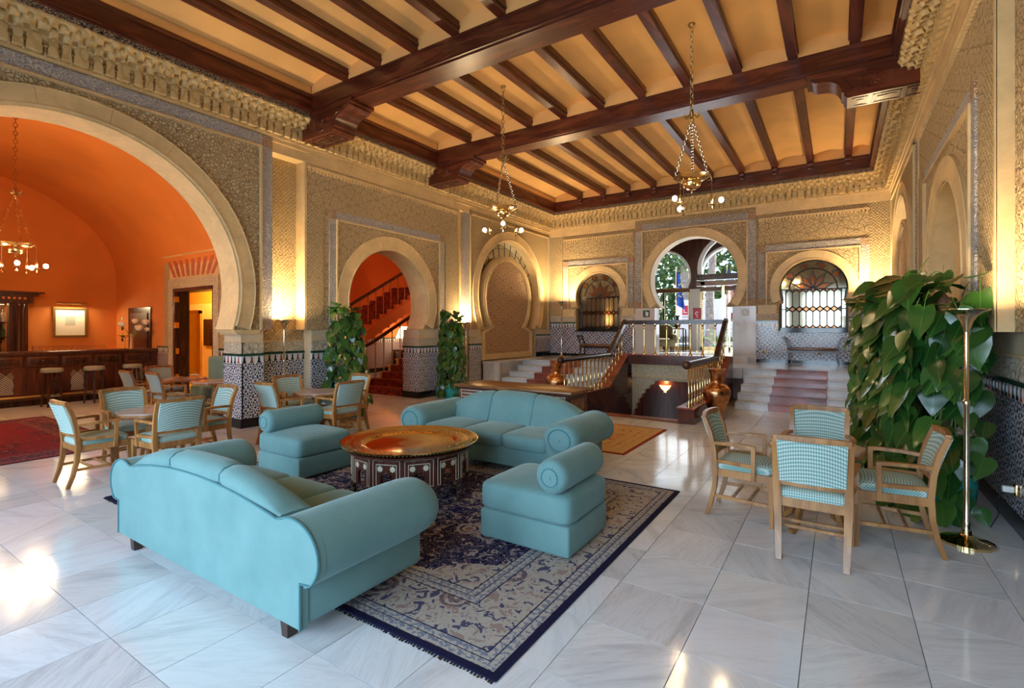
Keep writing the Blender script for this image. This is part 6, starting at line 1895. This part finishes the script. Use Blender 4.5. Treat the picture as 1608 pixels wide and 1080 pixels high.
# ------------------------------------------------------------------ chandeliers
def chain(mb, p, q, link_l=0.055, r=0.0045, w=0.016):
    p, q = Vector(p), Vector(q); L = (q - p).length; n = max(2, int(L / (link_l * 0.78))); d = (q - p) / n; dn = d.normalized()
    a = dn.orthogonal().normalized(); b = dn.cross(a)
    for i in range(n):
        c = p + d * (i + 0.5); s = a if i % 2 else b
        mb.tube([c + dn * (link_l * 0.5 * cos(2*PI*k/8)) + s * (w * sin(2*PI*k/8)) for k in range(8)], r, 4, closed=True)
def chandelier(label, loc, ztop, bowl_z, rot, bulb='bulb', nb=3):
    t = thing('chandelier', label, 'chandelier', (loc[0], loc[1], bowl_z), rot, 'hanging brass oil-lamp chandeliers')
    zt = ztop - bowl_z; zc = 0.92
    MB().lathe([(0.0, zt), (0.05, zt), (0.05, zt - 0.02), (0.012, zt - 0.05), (0.0, zt - 0.05)], (0, 0, 0), 12).build('ceiling_hook', M['gilt'], t)
    mb = MB(); chain(mb, (0, 0, zt - 0.04), (0, 0, zc + 0.08), 0.085, 0.006, 0.026); q = mb.build('main_chain', M['gilt'], t); q['kind'] = 'stuff'
    mb = MB(); mb.lathe([(0.0, zc + 0.12), (0.02, zc + 0.10), (0.03, zc + 0.05), (0.02, zc), (0.04, zc - 0.04), (0.02, zc - 0.08), (0.0, zc - 0.10)], (0, 0, 0), 12)
    for k in range(6):
        a = 2*PI*k/6; mb.tube([(q * cos(a), q * sin(a), zc + z) for q, z in ((0.02, 0.02), (0.07, 0.0), (0.10, 0.02), (0.11, 0.05))], [0.012, 0.012, 0.008, 0.004], 5)
    mb.build('crown', M['gilt'], t)
    MB().lathe([(0.0, -0.16), (0.015, -0.13), (0.01, -0.10), (0.06, -0.085), (0.11, -0.05), (0.125, 0.0), (0.12, 0.025), (0.18, 0.04), (0.235, 0.075), (0.25, 0.085), (0.24, 0.09), (0.17, 0.055), (0.10, 0.03), (0.0, -0.05)], (0, 0, 0), 32).build('bowl', M['brass'], t)
    mb = MB()
    for k in range(3):
        a = 2*PI*k/3; chain(mb, (0.02 * cos(a), 0.02 * sin(a), zc - 0.08), (0.24 * cos(a), 0.24 * sin(a), 0.09), 0.05, 0.005, 0.016)
    q = mb.build('bowl_chain', M['pale_brass'], t); q['kind'] = 'stuff'
    for k in range(nb):
        a = 2*PI*k/nb + 0.5; d = Vector((cos(a), sin(a), 0))
        ar = MB(); ar.tube([d * 0.245 + Vector((0, 0, 0.08)), d * 0.26 + Vector((0, 0, 0.02)), d * 0.26 + Vector((0, 0, -0.22))], 0.004, 5)
        ar.lathe([(0.0, -0.40), (0.016, -0.385), (0.01, -0.36), (0.006, -0.34), (0.04, -0.325), (0.045, -0.31), (0.015, -0.30), (0.02, -0.25), (0.012, -0.20), (0.0, -0.19)], tuple(d * 0.26), 12)
        ar.tube([d * 0.28 + Vector((0, 0, -0.31)), d * 0.36 + Vector((0, 0, -0.315)), d * 0.375 + Vector((0, 0, -0.30))], 0.006, 6)
        a_ = ar.build('candle_arm', M['brass'], t)
        b = MB(); b.sell(tuple(d * 0.38 + Vector((0, 0, -0.27))), (0.032, 0.032, 0.036), 1, 1, 14, 10); b.build('lit_bulb', M[bulb], a_)
    return t
chandelier('brass bowl chandelier on a long chain above the inlaid console', (-4.91, 7.24), 5.84, 3.62, -1.476)
chandelier('brass bowl chandelier on a long chain in line with the marble steps by the plants', (-1.71, 7.21), 5.84, 3.62, 1.75)
chandelier('brass bowl chandelier hanging from the orange bar vault', (-11.45, 2.45), 5.25, 2.92, 0.6, 'bulb_bar', 5)

# ------------------------------------------------------------------ climbing pothos plants
def leaf_mesh():
    half = [(0.0, 0.06), (0.14, -0.06), (0.32, 0.0), (0.42, 0.20), (0.38, 0.45), (0.26, 0.68), (0.12, 0.88), (0.0, 1.05)]
    vs = []; fs = []
    mid = [(0, y, -0.10 * y * y + (0.0)) for y in (0.06, 0.12, 0.22, 0.38, 0.54, 0.72, 0.90, 1.05)]
    for s in (-1, 1):
        b = len(vs)
        vs += mid
        for (x, y) in half: vs.append((s * x, y, 0.16 * x - 0.12 * max(0, y) ** 2 + 0.02 * sin(y * 9)))
        for i in range(7): fs.append((b + i, b + i + 1, b + 8 + i + 1, b + 8 + i))
    vs2 = MB().add(vs, fs)
    vs2.tube([(0, 0.08, 0.0), (0, -0.2, 0.04), (0, -0.45, 0.0)], 0.012, 4)
    return vs2.mesh('leaf', M['pothos_leaf'], True, 70)
LEAF = leaf_mesh()
def pothos(label, loc, h, r0, r1, n, smin, smax, seed, sides=None, lean=0.0, xmin=-9.0, xmax=9.0):
    R = random.Random(seed)
    t = thing('pothos_plant', label, 'plant', loc, 0.0, 'climbing pothos plants')
    pot = MB(); pot.lathe([(0.0, 0.0), (0.15, 0.0), (0.20, 0.12), (0.215, 0.28), (0.20, 0.34), (0.22, 0.36), (0.19, 0.36), (0.17, 0.31), (0.0, 0.31)], (0, 0, 0), 24); pot.build('pot', M['teal_pot'], t)
    MB().lathe([(0.0, 0.31), (0.175, 0.315)], (0, 0, 0), 16).build('soil', M['soil'], t)
    MB().lathe([(0.05, 0.3), (0.05, h * 0.92), (0.0, h * 0.95)], (0, 0, 0), 10).build('moss_pole', M['pole_moss'], t)
    for k in range(5):
        a = 2*PI*k/5
        pts = [(0.07 * cos(a + z * 3), 0.07 * sin(a + z * 3), 0.3 + z) for z in [(h * 0.6) * i / 10 for i in range(11)]]
        MB().tube(pts, 0.008, 5).build('vine', M['stem'], t)
    for k in range(n):
        f = (k + R.random()) / n
        z = 0.10 + (h - 0.1) * f ** 1.1 + (R.uniform(-0.1, 0.16) if f > 0.9 else 0.0)
        a = R.uniform(0, 2*PI) if sides is None else R.uniform(*sides)
        rad = (r0 + (r1 - r0) * f) * (0.45 + 0.55 * math.sqrt(R.random()))
        s = R.uniform(smin, smax) * (0.8 + 0.35 * f)
        if not (xmin + 0.6 * s < loc[0] + rad * cos(a) < xmax - 0.6 * s): a = PI - a
        o = link('leaf', LEAF, t)
        o.location = (rad * cos(a) + lean * f, rad * sin(a), z)
        tilt = R.uniform(-1.5, -0.8) if f < 0.9 else R.uniform(-1.3, 0.5)
        to = (PI + 0.75) if loc[0] > 0 else -0.7
        da = (to - a + PI) % (2 * PI) - PI
        o.rotation_euler = (tilt, R.uniform(-0.4, 0.4), a + 0.65 * da - PI / 2 + R.uniform(-0.5, 0.5))
        o.scale = (s, s, s)
    return t
pothos('bushy pothos column in a pot between the torchiere and the carpeted stairs', (-7.50, 5.98, 0), 2.0, 0.46, 0.24, 295, 0.12, 0.19, 1, xmin=XL)
pothos('narrow pothos column in a teal pot between the carpeted stairs and keyhole screen', (-7.45, 8.88, 0), 1.92, 0.34, 0.22, 285, 0.12, 0.18, 2, xmin=XL)
pothos('tall large-leaved pothos directly behind the heavy-based torchiere', (0.78, 5.70, 0), 2.0, 0.42, 0.32, 270, 0.17, 0.29, 3, xmax=XR + 0.12)
pothos('tall large-leaved pothos second from the heavy-based torchiere in the plant row', (0.64, 6.45, 0), 2.02, 0.44, 0.32, 290, 0.15, 0.25, 4, xmax=XR)
pothos('tall pothos third from the heavy-based torchiere in the plant row', (0.56, 7.20, 0), 1.98, 0.46, 0.34, 295, 0.14, 0.22, 5, xmax=XR)
pothos('tall pothos at the marble-step end of the plant row', (0.52, 7.98, 0), 1.95, 0.46, 0.36, 295, 0.13, 0.20, 6, xmax=XR)
# lamp plug on the tiled wall
t = thing('lamp_plug', 'white plug and adapter in the tiled wall near the heavy-based torchiere', 'plug', (XR + 0.16 - 0.012, 5.45, 0.33))
MB().rbox((-0.02, -0.05, -0.05), (0, 0.05, 0.05), 0.008).build('socket_plate', M['brass'], t)
MB().rbox((-0.09, -0.025, -0.025), (-0.02, 0.025, 0.025), 0.01).build('plug_body', M['white_plastic'], t)
MB().tube([(-0.08, 0, -0.02), (-0.12, 0.0, -0.1), (-0.1, 0.03, -0.22), (-0.16, -0.02, -0.322)], 0.004, 6).build('cord', M['black_metal'], t)
